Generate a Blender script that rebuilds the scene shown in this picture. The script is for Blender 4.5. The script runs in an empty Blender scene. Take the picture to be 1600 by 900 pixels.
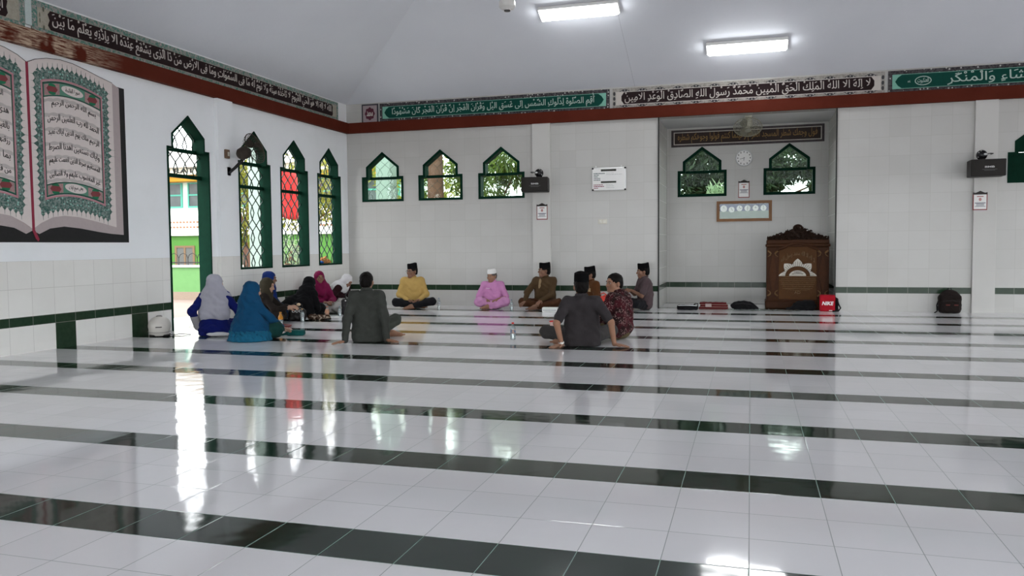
import bpy, bmesh, math, random, unicodedata
import numpy as np
from mathutils import Vector, Matrix
from mathutils.geometry import tessellate_polygon

random.seed(7)
rng = np.random.default_rng(11)
scene = bpy.context.scene
C = scene.collection

# ------------------------------------------------------------------ camera
cam_d = bpy.data.cameras.new('camera')
cam_d.sensor_width = 36.0
cam_d.lens = 1259.7 / 1600 * 36.0
cam_d.clip_end = 400
cam = bpy.data.objects.new('camera', cam_d)
C.objects.link(cam)
_R = (0.95893, 0.28350, -0.00883)
_U = (-0.00644, 0.05286, 0.99858)
_F = (-0.28356, 0.95752, -0.05252)
cam.matrix_world = Matrix(((_R[0], _U[0], -_F[0], 0), (_R[1], _U[1], -_F[1], 0),
                           (_R[2], _U[2], -_F[2], 1.1138), (0, 0, 0, 1)))
scene.camera = cam

# ------------------------------------------------------------------ daylight and exposure
SKY = 5.5
SUN = 2.2
TUBE = 18.0
world = bpy.data.worlds.new('sky')
scene.world = world
world.use_nodes = True
bg = world.node_tree.nodes['Background']
bg.inputs[0].default_value = (0.95, 0.98, 1.0, 1)
bg.inputs[1].default_value = SKY
sun_d = bpy.data.lights.new('sun', 'SUN')
sun_d.energy = SUN
sun_d.angle = math.radians(2.0)
sun_d.color = (1.0, 0.96, 0.88)
sun = bpy.data.objects.new('sun', sun_d)
sun.rotation_euler = Vector((-0.05, 0.5, -0.87)).to_track_quat('-Z', 'Y').to_euler()
C.objects.link(sun)
scene.view_settings.view_transform = 'Standard'
scene.view_settings.look = 'None'
scene.view_settings.gamma = 1
scene.view_settings.use_curve_mapping = False
scene.view_settings.exposure = 0.27

# ------------------------------------------------------------------ node helpers
class NT:
    def __init__(s, name):
        s.m = bpy.data.materials.new(name)
        s.m.use_nodes = True
        s.t = s.m.node_tree
        s.b = s.t.nodes['Principled BSDF']
    def n(s, kind, **kw):
        nd = s.t.nodes.new(kind)
        for k, v in kw.items():
            setattr(nd, k, v)
        return nd
    def l(s, a, b):
        s.t.links.new(a, b)
    def put(s, sock, v):
        if hasattr(v, 'is_linked') or isinstance(v, bpy.types.NodeSocket):
            s.l(v, sock)
        elif isinstance(v, (tuple, list)) and len(v) == 3 and sock.type == 'RGBA':
            sock.default_value = (*v, 1)
        else:
            sock.default_value = v
    def M(s, op, a, b=0.0, c=0.0):
        nd = s.n('ShaderNodeMath', operation=op)
        s.put(nd.inputs[0], a); s.put(nd.inputs[1], b); s.put(nd.inputs[2], c)
        return nd.outputs[0]
    def mix(s, f, a, b):
        nd = s.n('ShaderNodeMix', data_type='RGBA')
        s.put(nd.inputs[0], f); s.put(nd.inputs[6], a); s.put(nd.inputs[7], b)
        return nd.outputs[2]
    def pos(s):
        g = s.n('ShaderNodeNewGeometry')
        x = s.n('ShaderNodeSeparateXYZ'); s.l(g.outputs['Position'], x.inputs[0])
        return g, x.outputs[0], x.outputs[1], x.outputs[2]
    def noise(s, scale, detail=3.0, vec=None, rough=0.55):
        nd = s.n('ShaderNodeTexNoise')
        nd.inputs['Scale'].default_value = scale
        nd.inputs['Detail'].default_value = detail
        nd.inputs['Roughness'].default_value = rough
        if vec is None:
            vec = s.n('ShaderNodeTexCoord').outputs['Object']
        s.l(vec, nd.inputs['Vector'])
        return nd.outputs['Fac']
    def ramp(s, f, a, b):
        nd = s.n('ShaderNodeMapRange'); nd.clamp = True
        s.put(nd.inputs[0], f); nd.inputs[1].default_value = a; nd.inputs[2].default_value = b
        return nd.outputs[0]
    def bump(s, h, strength=0.2, dist=0.01, normal=None):
        nd = s.n('ShaderNodeBump')
        nd.inputs['Strength'].default_value = strength
        nd.inputs['Distance'].default_value = dist
        s.l(h, nd.inputs['Height'])
        if normal is not None:
            s.l(normal, nd.inputs['Normal'])
        s.l(nd.outputs[0], s.b.inputs['Normal'])
        return nd.outputs[0]
    def set(s, color=None, rough=None, metal=None, spec=None):
        if color is not None: s.put(s.b.inputs['Base Color'], color)
        if rough is not None: s.put(s.b.inputs['Roughness'], rough)
        if metal is not None: s.b.inputs['Metallic'].default_value = metal
        if spec is not None: s.b.inputs['Specular IOR Level'].default_value = spec
        return s

_cache = {}
def mat(name, color, rough=0.6, var=0.12, scale=30.0, bump=0.0, metal=0.0, spec=0.22):
    """plain procedural surface: colour with a little noise variation and optional grain"""
    if name in _cache:
        return _cache[name]
    s = NT(name)
    f = s.noise(scale)
    lo = tuple(c * (1 - var) for c in color); hi = tuple(min(1, c * (1 + var)) for c in color)
    s.set(s.mix(f, lo, hi), rough, metal, spec)
    if bump:
        s.bump(f, bump, 0.004)
    _cache[name] = s.m
    return s.m

def cloth(name, color, scale=60.0, var=0.18, pattern=None):
    if name in _cache:
        return _cache[name]
    s = NT(name)
    co = s.n('ShaderNodeTexCoord').outputs['Object']
    f = s.noise(9.0, 4.0, co)
    base = s.mix(f, tuple(c * (1 - var) for c in color), tuple(min(1, c * (1 + var)) for c in color))
    if pattern:
        base = pattern(s, co, base)
    s.set(base, 0.9, 0, 0.06)
    w = s.n('ShaderNodeTexNoise'); w.inputs['Scale'].default_value = 26; w.inputs['Detail'].default_value = 3
    w.inputs['Distortion'].default_value = 0.6
    s.l(co, w.inputs['Vector'])
    s.bump(w.outputs['Fac'], 0.35, 0.012)
    s.b.inputs['Sheen Weight'].default_value = 0.03
    _cache[name] = s.m
    return s.m

# ------------------------------------------------------------------ object helpers
def link(o, parent=None):
    C.objects.link(o)
    if parent is not None:
        o.parent = parent
    return o
def tag(o, label=None, cat=None, group=None, kind=None):
    if label: o['label'] = label
    if cat: o['category'] = cat
    if group: o['group'] = group
    if kind: o['kind'] = kind
    return o
def thing(name, label, cat, loc=(0, 0, 0), rotz=0.0, group=None):
    o = bpy.data.objects.new(name, None)
    o.empty_display_size = 0.1
    o.location = loc; o.rotation_euler = (0, 0, rotz)
    link(o); tag(o, label, cat, group)
    return o

class MB:
    def __init__(s):
        s.v = []; s.f = []
    def add(s, vs, fs, mx=None):
        b = len(s.v)
        if mx is not None:
            vs = [tuple(mx @ Vector(v)) for v in vs]
        s.v += [tuple(v) for v in vs]
        s.f += [tuple(b + i for i in f) for f in fs]
        return s
    def box(s, c, size, mx=None, rotz=0.0):
        x, y, z = (d / 2 for d in size)
        vs = [(-x, -y, -z), (x, -y, -z), (x, y, -z), (-x, y, -z), (-x, -y, z), (x, -y, z), (x, y, z), (-x, y, z)]
        fs = [(0, 3, 2, 1), (4, 5, 6, 7), (0, 1, 5, 4), (1, 2, 6, 5), (2, 3, 7, 6), (3, 0, 4, 7)]
        m = Matrix.Translation(c) @ Matrix.Rotation(rotz, 4, 'Z')
        if mx is not None: m = mx @ m
        return s.add(vs, fs, m)
    def rbox(s, c, size, r=0.01, seg=3, mx=None):
        """box with rounded vertical and horizontal edges"""
        bm = bmesh.new()
        bmesh.ops.create_cube(bm, size=1)
        for v in bm.verts:
            v.co = Vector((v.co.x * size[0], v.co.y * size[1], v.co.z * size[2]))
        bmesh.ops.bevel(bm, geom=bm.edges[:], offset=r, segments=seg, affect='EDGES', profile=0.5)
        m = Matrix.Translation(c)
        if mx is not None: m = mx @ m
        bm.verts.index_update()
        s.add([v.co for v in bm.verts], [[v.index for v in f.verts] for f in bm.faces], m)
        bm.free()
        return s
    def prism(s, poly, y0, y1, holes=(), mx=None):
        """polygon in local x,z swept from y0 (towards the viewer) to y1"""
        loops = [list(poly)] + [list(h) for h in holes]
        tri = tessellate_polygon([[Vector((p[0], p[1], 0)) for p in lp] for lp in loops])
        flat = [p for lp in loops for p in lp]
        n = len(flat)
        vs = [(p[0], y0, p[1]) for p in flat] + [(p[0], y1, p[1]) for p in flat]
        fs = []
        for t in tri:
            a, b, c = (flat[i] for i in t)
            ar = (b[0] - a[0]) * (c[1] - a[1]) - (b[1] - a[1]) * (c[0] - a[0])
            t = tuple(t) if ar > 0 else tuple(reversed(t))
            fs.append(t)
            fs.append(tuple(n + i for i in reversed(t)))
        k = 0
        for li, lp in enumerate(loops):
            m = len(lp)
            area = sum(lp[i][0] * lp[(i + 1) % m][1] - lp[(i + 1) % m][0] * lp[i][1] for i in range(m))
            for i in range(m):
                a, b = k + i, k + (i + 1) % m
                q = (a, n + a, n + b, b)
                if (area > 0) == (li == 0): q = tuple(reversed(q))
                fs.append(tuple(reversed(q)) if li == 0 and area > 0 else (tuple(reversed(q)) if li == 0 else q))
            k += m
        return s.add(vs, fs, mx)
    def tube(s, pts, r, seg=8, cap=True, mx=None):
        pts = [Vector(p) for p in pts]
        rs = r if isinstance(r, (list, tuple)) else [r] * len(pts)
        vs = []; fs = []
        up = None
        for i, p in enumerate(pts):
            d = (pts[min(i + 1, len(pts) - 1)] - pts[max(i - 1, 0)])
            if d.length < 1e-9: d = Vector((0, 0, 1))
            d.normalize()
            if up is None:
                up = Vector((0, 0, 1)) if abs(d.z) < 0.9 else Vector((1, 0, 0))
            a = d.cross(up)
            if a.length < 1e-6: a = d.orthogonal()
            a.normalize(); b = d.cross(a).normalized(); up = -b if False else up
            for j in range(seg):
                t = 2 * math.pi * (j + 0.5) / seg
                vs.append(p + (a * math.cos(t) + b * math.sin(t)) * rs[i])
        for i in range(len(pts) - 1):
            for j in range(seg):
                k = (j + 1) % seg
                fs.append((i * seg + j, i * seg + k, (i + 1) * seg + k, (i + 1) * seg + j))
        if cap:
            fs.append(tuple(reversed(range(seg))))
            fs.append(tuple((len(pts) - 1) * seg + j for j in range(seg)))
        return s.add(vs, fs, mx)
    def lathe(s, prof, seg=24, mx=None, sx=1.0, sy=1.0):
        """profile of (r, z) turned about the z axis"""
        vs = []; fs = []
        for r, z in prof:
            for j in range(seg):
                t = 2 * math.pi * j / seg
                vs.append((r * math.cos(t) * sx, r * math.sin(t) * sy, z))
        for i in range(len(prof) - 1):
            for j in range(seg):
                k = (j + 1) % seg
                fs.append((i * seg + j, i * seg + k, (i + 1) * seg + k, (i + 1) * seg + j))
        fs.append(tuple(reversed(range(seg))))
        fs.append(tuple((len(prof) - 1) * seg + j for j in range(seg)))
        return s.add(vs, fs, mx)
    def ball(s, c, r, seg=16, ring=10, mx=None):
        rx, ry, rz = r if isinstance(r, (tuple, list)) else (r, r, r)
        vs = [(c[0], c[1], c[2] - rz)]; fs = []
        for i in range(1, ring):
            p = -math.pi / 2 + math.pi * i / ring
            for j in range(seg):
                t = 2 * math.pi * j / seg
                vs.append((c[0] + rx * math.cos(p) * math.cos(t), c[1] + ry * math.cos(p) * math.sin(t), c[2] + rz * math.sin(p)))
        vs.append((c[0], c[1], c[2] + rz))
        for j in range(seg):
            k = (j + 1) % seg
            fs.append((0, 1 + k, 1 + j))
            for i in range(ring - 2):
                a = 1 + i * seg
                fs.append((a + j, a + k, a + seg + k, a + seg + j))
            a = 1 + (ring - 2) * seg
            fs.append((a + j, a + k, len(vs) - 1))
        return s.add(vs, fs, mx)
    def build(s, name, m, parent=None, smooth=False):
        me = bpy.data.meshes.new(name)
        me.from_pydata(s.v, [], s.f)
        me.materials.append(m)
        if smooth:
            me.polygons.foreach_set('use_smooth', [True] * len(me.polygons))
            try: me.set_sharp_from_angle(angle=math.radians(40))
            except Exception: pass
        me.update()
        return link(bpy.data.objects.new(name, me), parent)

def circ(cx, cz, r, n=20, rz=None, a0=0.0, a1=2 * math.pi):
    rz = r if rz is None else rz
    full = abs(a1 - a0 - 2 * math.pi) < 1e-6
    k = n if full else n + 1
    return [(cx + r * math.cos(a0 + (a1 - a0) * i / n), cz + rz * math.sin(a0 + (a1 - a0) * i / n)) for i in range(k)]
def rect(x0, z0, x1, z1):
    return [(x0, z0), (x1, z0), (x1, z1), (x0, z1)]
def inset(poly, d):
    """move every edge of a counter-clockwise polygon inwards by d"""
    n = len(poly); out = []
    E = []
    for i in range(n):
        a = Vector(poly[i]); b = Vector(poly[(i + 1) % n]); t = (b - a).normalized()
        nn = Vector((-t.y, t.x)); E.append((a + nn * d, t))
    for i in range(n):
        p, t = E[i - 1]; q, u = E[i]
        cr = t.x * u.y - t.y * u.x
        if abs(cr) < 1e-9: out.append(tuple(q)); continue
        w = q - p
        k = (w.x * u.y - w.y * u.x) / cr
        out.append(tuple(p + t * k))
    return out
def inside(p, poly):
    r = False; n = len(poly)
    for i in range(n):
        x0, y0 = poly[i]; x1, y1 = poly[i - 1]
        if (y0 > p[1]) != (y1 > p[1]) and p[0] < (x1 - x0) * (p[1] - y0) / (y1 - y0) + x0:
            r = not r
    return r

# ------------------------------------------------------------------ Arabic lettering
_forms = {}
for cp in range(0xFE70, 0xFEFD):
    d = unicodedata.decomposition(chr(cp)).split()
    if d: _forms.setdefault(tuple(int(x, 16) for x in d[1:]), {})[d[0]] = chr(cp)
_nojoin = set('اأإآدذرزوؤىةء')
def arabic(txt):
    """joins the letters and returns them, with their vowel marks, in visual (left to right) order"""
    mark = lambda ch: '\u064b' <= ch <= '\u0652' or ch == '\u0670'
    base = []; marks = []
    for ch in txt:
        if mark(ch): marks[-1] += ch
        else: base.append(ch); marks.append('')
    out = []
    i = 0; prev_join = False
    while i < len(base):
        ch = base[i]; key = (ord(ch),); step = 1; mk = marks[i]
        if ch == 'ل' and i + 1 < len(base) and base[i + 1] in 'اأإآ':
            key = (ord('ل'), ord(base[i + 1])); step = 2; mk += marks[i + 1]
        if key not in _forms:
            out.append(mk + ch); prev_join = False; i += 1; continue
        f = _forms[key]
        nxt = base[i + step] if i + step < len(base) else ' '
        can_next = (base[i + step - 1] not in _nojoin) and ((ord(nxt),) in _forms) and nxt != 'ء'
        can_prev = prev_join and ch != 'ء'
        k = {(0, 0): '<isolated>', (1, 0): '<final>', (0, 1): '<initial>', (1, 1): '<medial>'}[(int(can_prev), int(can_next))]
        if k not in f: k = '<final>' if (can_prev and '<final>' in f) else '<isolated>'
        out.append(mk + f.get(k, ch))
        prev_join = k in ('<initial>', '<medial>')
        i += step
    return ''.join(reversed(out))
def text_geo(body, x0, z0, x1, z1, bold=0.0, keep=False, res=2):
    """lettering fitted into a rectangle; returns flat triangles in x,z"""
    c = bpy.data.curves.new('lettering', 'FONT')
    c.body = body; c.resolution_u = res; c.offset = bold
    o = bpy.data.objects.new('lettering', c); C.objects.link(o)
    me = bpy.data.meshes.new_from_object(o.evaluated_get(bpy.context.evaluated_depsgraph_get()))
    bpy.data.objects.remove(o); bpy.data.curves.remove(c)
    vs = [(v.co.x, v.co.y) for v in me.vertices]; fs = [tuple(p.vertices) for p in me.polygons]
    bpy.data.meshes.remove(me)
    ax = min(v[0] for v in vs); bx = max(v[0] for v in vs); az = min(v[1] for v in vs); bz = max(v[1] for v in vs)
    sx = (x1 - x0) / (bx - ax); sz = (z1 - z0) / (bz - az)
    if keep:
        k = min(sx, sz)
        x0 = (x0 + x1) / 2 - k * (bx - ax) / 2; z0 = (z0 + z1) / 2 - k * (bz - az) / 2; sx = sz = k
    return [(x0 + (v[0] - ax) * sx, z0 + (v[1] - az) * sz) for v in vs], fs
def flat_mb(geo, y0, y1, warp=None):
    """raised lettering: front at y0, back at y1 (local y runs into the wall)"""
    vs, fs = geo
    if warp: vs = [warp(*v) for v in vs]
    m = MB(); n = len(vs)
    edges = {}
    out = []
    for f in fs:
        ar = sum(vs[f[i]][0] * vs[f[(i + 1) % len(f)]][1] - vs[f[(i + 1) % len(f)]][0] * vs[f[i]][1] for i in range(len(f)))
        if ar < 0: f = tuple(reversed(f))
        out.append(f)
        for i in range(len(f)):
            e = (f[i], f[(i + 1) % len(f)])
            edges[e] = True
    side = [(a, b) for a, b in edges if (b, a) not in edges]
    m.add([(v[0], y0, v[1]) for v in vs] + [(v[0], y1, v[1]) for v in vs],
          out + [(b, a, n + a, n + b) for a, b in side])
    return m

# ------------------------------------------------------------------ materials of the building
PX0, PY0, PER, SW, TW = -0.8988, 2.5434, 1.1654, 0.2831, 0.30
def band_nodes(s, v, origin=PY0):
    """rows of tiles: one dark row, three white rows; returns (dark mask, joint distance, row id)"""
    q = s.M('DIVIDE', s.M('SUBTRACT', v, origin), PER)
    k = s.M('FLOOR', q); fr = s.M('MULTIPLY', s.M('SUBTRACT', q, k), PER)
    dark = s.M('LESS_THAN', fr, SW)
    rh = (PER - SW) / 3
    u = s.M('DIVIDE', s.M('SUBTRACT', fr, SW), rh)
    ud = s.M('DIVIDE', fr, SW)
    w = s.M('ADD', s.M('MULTIPLY', dark, ud), s.M('MULTIPLY', s.M('SUBTRACT', 1.0, dark), u))
    fl = s.M('FLOOR', w)
    f2 = s.M('SUBTRACT', w, fl)
    jd = s.M('MULTIPLY', s.M('MINIMUM', f2, s.M('SUBTRACT', 1.0, f2)), rh)
    rid = s.M('ADD', s.M('MULTIPLY', k, 4.0), s.M('ADD', fl, s.M('MULTIPLY', dark, -1.0)))
    return dark, jd, rid
def grid_nodes(s, v, origin, w):
    q = s.M('DIVIDE', s.M('SUBTRACT', v, origin), w)
    k = s.M('FLOOR', q); f = s.M('SUBTRACT', q, k)
    return s.M('MULTIPLY', s.M('MINIMUM', f, s.M('SUBTRACT', 1.0, f)), w), k
def combine(s, a, b, c=0.0):
    nd = s.n('ShaderNodeCombineXYZ')
    for i, v in enumerate((a, b, c)): s.put(nd.inputs[i], v)
    return nd.outputs[0]

def make_floor_mat():
    s = NT('glossy floor tiles')
    g, X, Y, Z = s.pos()
    dark, jy, row = band_nodes(s, Y)
    jx, col = grid_nodes(s, X, PX0, TW)
    wn = s.n('ShaderNodeTexWhiteNoise', noise_dimensions='2D')
    s.l(combine(s, col, row), wn.inputs['Vector'])
    joint = s.M('LESS_THAN', s.M('MINIMUM', jx, jy), 0.0016)
    cloud = s.noise(5.0, 4.0, g.outputs['Position'])
    white = s.mix(wn.outputs['Value'], (0.87, 0.865, 0.875), (0.91, 0.905, 0.915))
    green = s.mix(cloud, (0.006, 0.017, 0.010), (0.017, 0.035, 0.023))
    base = s.mix(dark, white, green)
    grout = s.mix(dark, (0.30, 0.33, 0.32), (0.25, 0.42, 0.36))
    base = s.mix(joint, base, grout)
    s.set(base, s.M('ADD', 0.07, s.M('MULTIPLY', joint, 0.4)), 0, 0.5)
    # each tile lies at its own tiny tilt
    sub = s.n('ShaderNodeVectorMath', operation='SUBTRACT'); s.l(wn.outputs['Color'], sub.inputs[0]); sub.inputs[1].default_value = (0.5, 0.5, 0.5)
    sc = s.n('ShaderNodeVectorMath', operation='MULTIPLY'); s.l(sub.outputs[0], sc.inputs[0]); sc.inputs[1].default_value = (0.010, 0.010, 0.0)
    ad = s.n('ShaderNodeVectorMath', operation='ADD'); s.l(g.outputs['Normal'], ad.inputs[0]); s.l(sc.outputs[0], ad.inputs[1])
    nm = s.n('ShaderNodeVectorMath', operation='NORMALIZE'); s.l(ad.outputs[0], nm.inputs[0])
    h = s.M('ADD', s.M('MULTIPLY', s.noise(7.0, 1.0, g.outputs['Position']), 0.55), s.M('MULTIPLY', s.ramp(s.M('MINIMUM', jx, jy), 0.0, 0.004), 0.25))
    s.bump(h, 0.10, 0.012, nm.outputs[0])
    return s.m

def make_wall_mat(name, axis, origin, w, dado_only=False, dark_columns=False, t=1.0):
    tone = lambda c: tuple(x * t for x in c)
    s = NT(name)
    g, X, Y, Z = s.pos()
    U = X if axis == 'x' else Y
    if dark_columns:
        colm, ju, col = band_nodes(s, U)
    else:
        ju, col = grid_nodes(s, U, origin, w)
    stripe = s.M('MULTIPLY', s.M('GREATER_THAN', Z, 0.292), s.M('LESS_THAN', Z, 0.392))
    above = s.M('GREATER_THAN', Z, 0.392)
    jz_up, row = grid_nodes(s, Z, 0.392, 0.30)
    jz = s.M('MINIMUM', s.M('ABSOLUTE', s.M('SUBTRACT', Z, 0.292)), s.M('ABSOLUTE', s.M('SUBTRACT', Z, 0.392)))
    jz = s.M('MINIMUM', jz, s.M('ADD', jz_up, s.M('MULTIPLY', s.M('SUBTRACT', 1.0, above), 1.0)))
    joint = s.M('LESS_THAN', s.M('MINIMUM', ju, jz), 0.0022)
    wn = s.n('ShaderNodeTexWhiteNoise', noise_dimensions='2D')
    s.l(combine(s, col, row), wn.inputs['Vector'])
    dirt = s.noise(1.6, 5.0, g.outputs['Position'])
    white = s.mix(wn.outputs['Value'], tone((0.485, 0.482, 0.46)), tone((0.515, 0.512, 0.49)))
    white = s.mix(s.ramp(dirt, 0.45, 0.8), white, tone((0.475, 0.468, 0.445)))
    green = s.mix(s.noise(20.0, 3.0, g.outputs['Position']), (0.012, 0.030, 0.016), (0.030, 0.055, 0.032))
    dark = stripe
    if dark_columns:
        below = s.M('LESS_THAN', Z, 0.392)
        dark = s.M('MAXIMUM', stripe, s.M('MULTIPLY', colm, below))
    base = s.mix(dark, white, green)
    base = s.mix(s.M('MULTIPLY', joint, 0.6), base, (0.36, 0.35, 0.32))
    rough = s.M('ADD', 0.16, s.M('MULTIPLY', joint, 0.5))
    tiltv = 0.012
    if dado_only:
        paint = s.M('GREATER_THAN', Z, 0.992)
        scuff = s.noise(2.2, 6.0, g.outputs['Position'])
        pc = s.mix(s.ramp(scuff, 0.5, 0.85), (0.82, 0.845, 0.86), (0.78, 0.805, 0.815))
        base = s.mix(paint, base, pc)
        rough = s.M('ADD', s.M('MULTIPLY', paint, 0.5), rough)
    s.set(base, rough, 0, 0.16)
    sub = s.n('ShaderNodeVectorMath', operation='SUBTRACT'); s.l(wn.outputs['Color'], sub.inputs[0]); sub.inputs[1].default_value = (0.5, 0.5, 0.5)
    sc = s.n('ShaderNodeVectorMath', operation='SCALE'); s.l(sub.outputs[0], sc.inputs[0]); sc.inputs['Scale'].default_value = tiltv
    ad = s.n('ShaderNodeVectorMath', operation='ADD'); s.l(g.outputs['Normal'], ad.inputs[0]); s.l(sc.outputs[0], ad.inputs[1])
    nm = s.n('ShaderNodeVectorMath', operation='NORMALIZE'); s.l(ad.outputs[0], nm.inputs[0])
    s.bump(s.noise(9.0, 1.0, g.outputs['Position']), 0.08, 0.01, nm.outputs[0])
    return s.m

M_floor = make_floor_mat()
M_back = make_wall_mat('white wall tiles', 'x', -5.986, 0.30)
M_left = make_wall_mat('painted wall over tiled dado', 'y', 0, 0.29, True, True, 1.5)
M_side = make_wall_mat('niche side tiles', 'y', 14.15, 0.30)
def make_ceiling_mat():
    s = NT('pale blue grey ceiling paint')
    g, X, Y, Z = s.pos()
    f = s.noise(0.7, 5.0, g.outputs['Position'])
    s.set(s.mix(s.ramp(f, 0.3, 0.75), (0.745, 0.77, 0.83), (0.795, 0.82, 0.875)), 0.7, 0, 0.3)
    s.bump(s.noise(18.0, 4.0, g.outputs['Position']), 0.15, 0.01)
    return s.m
M_ceil = make_ceiling_mat()
M_ceilw = mat('white soffit paint', (0.62, 0.62, 0.63), 0.7, 0.05, 4)
def make_beam_mat():
    s = NT('red brown painted beam')
    g, X, Y, Z = s.pos()
    f = s.noise(3.0, 5.0, g.outputs['Position'])
    base = s.mix(f, (0.078, 0.015, 0.008), (0.115, 0.025, 0.015))
    mp = s.n('ShaderNodeMapping'); mp.inputs['Scale'].default_value = (1, 1.2, 16)
    s.l(g.outputs['Position'], mp.inputs['Vector'])
    # worn paint with bare timber showing on the near left length
    grain = s.noise(4.5, 6.0, mp.outputs[0], 0.7)
    wear = s.M('MULTIPLY', s.ramp(s.noise(3.0, 3.0, g.outputs['Position']), 0.42, 0.52), s.ramp(grain, 0.42, 0.58))
    zone = s.M('MULTIPLY', s.M('LESS_THAN', X, -7.2), s.M('MULTIPLY', s.ramp(Y, 8.3, 7.6), s.ramp(Y, 5.4, 6.4)))
    base = s.mix(s.M('MULTIPLY', wear, zone), base, s.mix(grain, (0.30, 0.19, 0.12), (0.62, 0.50, 0.38)))
    s.set(base, 0.6, 0, 0.03)
    s.bump(grain, 0.15, 0.01)
    return s.m
M_beam = make_beam_mat()
M_trimdark = mat('dark trim', (0.03, 0.032, 0.03), 0.5)
M_green = mat('dark green gloss paint', (0.0025, 0.023, 0.013), 0.6, 0.3, 12, 0, 0, 0.04)
M_bar = mat('dark green bars', (0.012, 0.030, 0.022), 0.4)
M_white = mat('white paint', (0.75, 0.75, 0.73), 0.5, 0.05)
M_wht_card = mat('white card', (0.80, 0.80, 0.78), 0.5, 0.03)
M_black = mat('black plastic', (0.012, 0.012, 0.013), 0.4, 0.2)
M_ink = mat('black ink', (0.02, 0.018, 0.018), 0.6)
M_chrome = mat('brushed metal', (0.55, 0.55, 0.55), 0.3, 0.1, 20, 0, 1.0)
def glass_mat(name, tint, op=0.10):
    s = NT(name)
    tr = s.n('ShaderNodeBsdfTransparent'); tr.inputs[0].default_value = (*tint, 1)
    gl = s.n('ShaderNodeBsdfGlossy'); gl.inputs[0].default_value = (0.9, 0.95, 0.95, 1); gl.inputs['Roughness'].default_value = 0.03
    mx = s.n('ShaderNodeMixShader'); mx.inputs[0].default_value = op
    s.l(tr.outputs[0], mx.inputs[1]); s.l(gl.outputs[0], mx.inputs[2])
    s.l(mx.outputs[0], s.t.nodes['Material Output'].inputs[0])
    return s.m
M_glass = glass_mat('window glass', (0.90, 0.98, 0.93), 0.025)
M_clear = glass_mat('clear plastic', (0.82, 0.86, 0.86), 0.12)

# ------------------------------------------------------------------ room shell
LX, BY, NY = -7.49, 14.15, 15.67          # left wall, back wall, niche back wall
NX0, NX1 = -1.54, 1.335                   # the niche
RX, FY = 13.0, -9.0                        # far sides of the hall, beyond the frame
BB, BT, FT = 3.29, 3.485, 3.85            # beam bottom and top, frieze top
def struct(o, label=None):
    o['kind'] = 'structure'
    if label: o['label'] = label
    return o
LEFT = Matrix.Translation((LX, 0, 0)) @ Matrix.Rotation(math.pi / 2, 4, 'Z')   # local x -> +Y, local y -> -X

fl = MB()
fl.add([(LX - 0.20, FY, 0), (RX, FY, 0), (RX, BY + 0.3, 0), (LX - 0.20, BY + 0.3, 0),
        (NX0, BY + 0.3, 0), (NX1, BY + 0.3, 0), (NX1, NY + 0.1, 0), (NX0, NY + 0.1, 0)], [(0, 1, 2, 5, 4, 3), (4, 5, 6, 7)])
fl.add([(LX - 0.20, FY, -0.12), (RX, FY, -0.12), (RX, BY + 0.3, -0.12), (LX - 0.20, BY + 0.3, -0.12)], [(3, 2, 1, 0)])
struct(fl.build('floor', M_floor))

def arch(wl, wu, zb, zs, zh, za, cx=0.0):
    return [(cx - wl / 2, zb), (cx + wl / 2, zb), (cx + wl / 2, zs), (cx + wu / 2, zs), (cx + wu / 2, zh), (cx, za),
            (cx - wu / 2, zh), (cx - wu / 2, zs), (cx - wl / 2, zs)]
BACK_W = [(-6.748, 0.862), (-5.567, 0.88), (-4.376, 0.88)]
NICHE_W = [(-0.888, 0.90), (0.668, 0.90)]
LEFT_W = [(11.09, 0.85), (12.24, 0.86), (13.43, 0.85)]
DOOR = (9.538, 0.876)
back_holes = [arch(w, w * 0.79, 1.975, 2.45, 2.64, 2.918, c) for c, w in BACK_W]
RWIN = (4.225, 0.88)
back_holes_r = [arch(RWIN[1], RWIN[1] * 0.79, 2.01, 2.48, 2.65, 2.92, RWIN[0])]
niche_holes = [arch(w, w * 0.79, 2.005, 2.497, 2.67, 2.94, c) for c, w in NICHE_W]
left_holes = [arch(w, w * 0.79, 0.785, 2.45, 2.66, 2.94, c) for c, w in LEFT_W]
door_hole = arch(DOOR[1], DOOR[1] * 0.78, 0.0, 2.49, 2.67, 2.95, DOOR[0])

wb = MB(); T = Matrix.Translation((0, BY, 0))
wb.prism(rect(LX, 0, NX0, FT + 0.05), 0, 0.22, back_holes, T)
wb.prism(rect(NX1, 0, RX, FT + 0.05), 0, 0.22, back_holes_r, T)
wb.prism(rect(NX0, BB, NX1, FT + 0.05), 0, 0.22, (), T)
struct(wb.build('wall_back', M_back))
pm = MB()
for a, b in ((-3.775, -3.443), (3.321, 3.638)):
    pm = MB(); pm.box(((a + b) / 2, BY - 0.025, BB / 2), (b - a, 0.05, BB))
    struct(pm.build('trim_%d' % (1 if a < 0 else 2), mat('off white plaster', (0.56, 0.555, 0.53), 0.6, 0.04, 3, 0, 0, .1)))
nb = MB(); nb.prism(rect(NX0 - 0.1, 0, NX1 + 0.1, BB + 0.3), 0, 0.2, niche_holes, Matrix.Translation((0, NY, 0)))
struct(nb.build('wall_niche', M_back))
ns = MB()
ns.box((NX0 - 0.06, (BY + 0.22 + NY) / 2, BB / 2), (0.12, NY - BY - 0.22, BB)).box((NX1 + 0.06, (BY + 0.22 + NY) / 2, BB / 2), (0.12, NY - BY - 0.22, BB))
struct(ns.build('wall_niche_sides', M_side))
nc = MB(); nc.box(((NX0 + NX1) / 2, (BY + 0.22 + NY) / 2, BB + 0.06), (NX1 - NX0 + 0.2, NY - BY - 0.22, 0.10))
struct(nc.build('ceiling_niche', M_ceilw))
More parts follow.
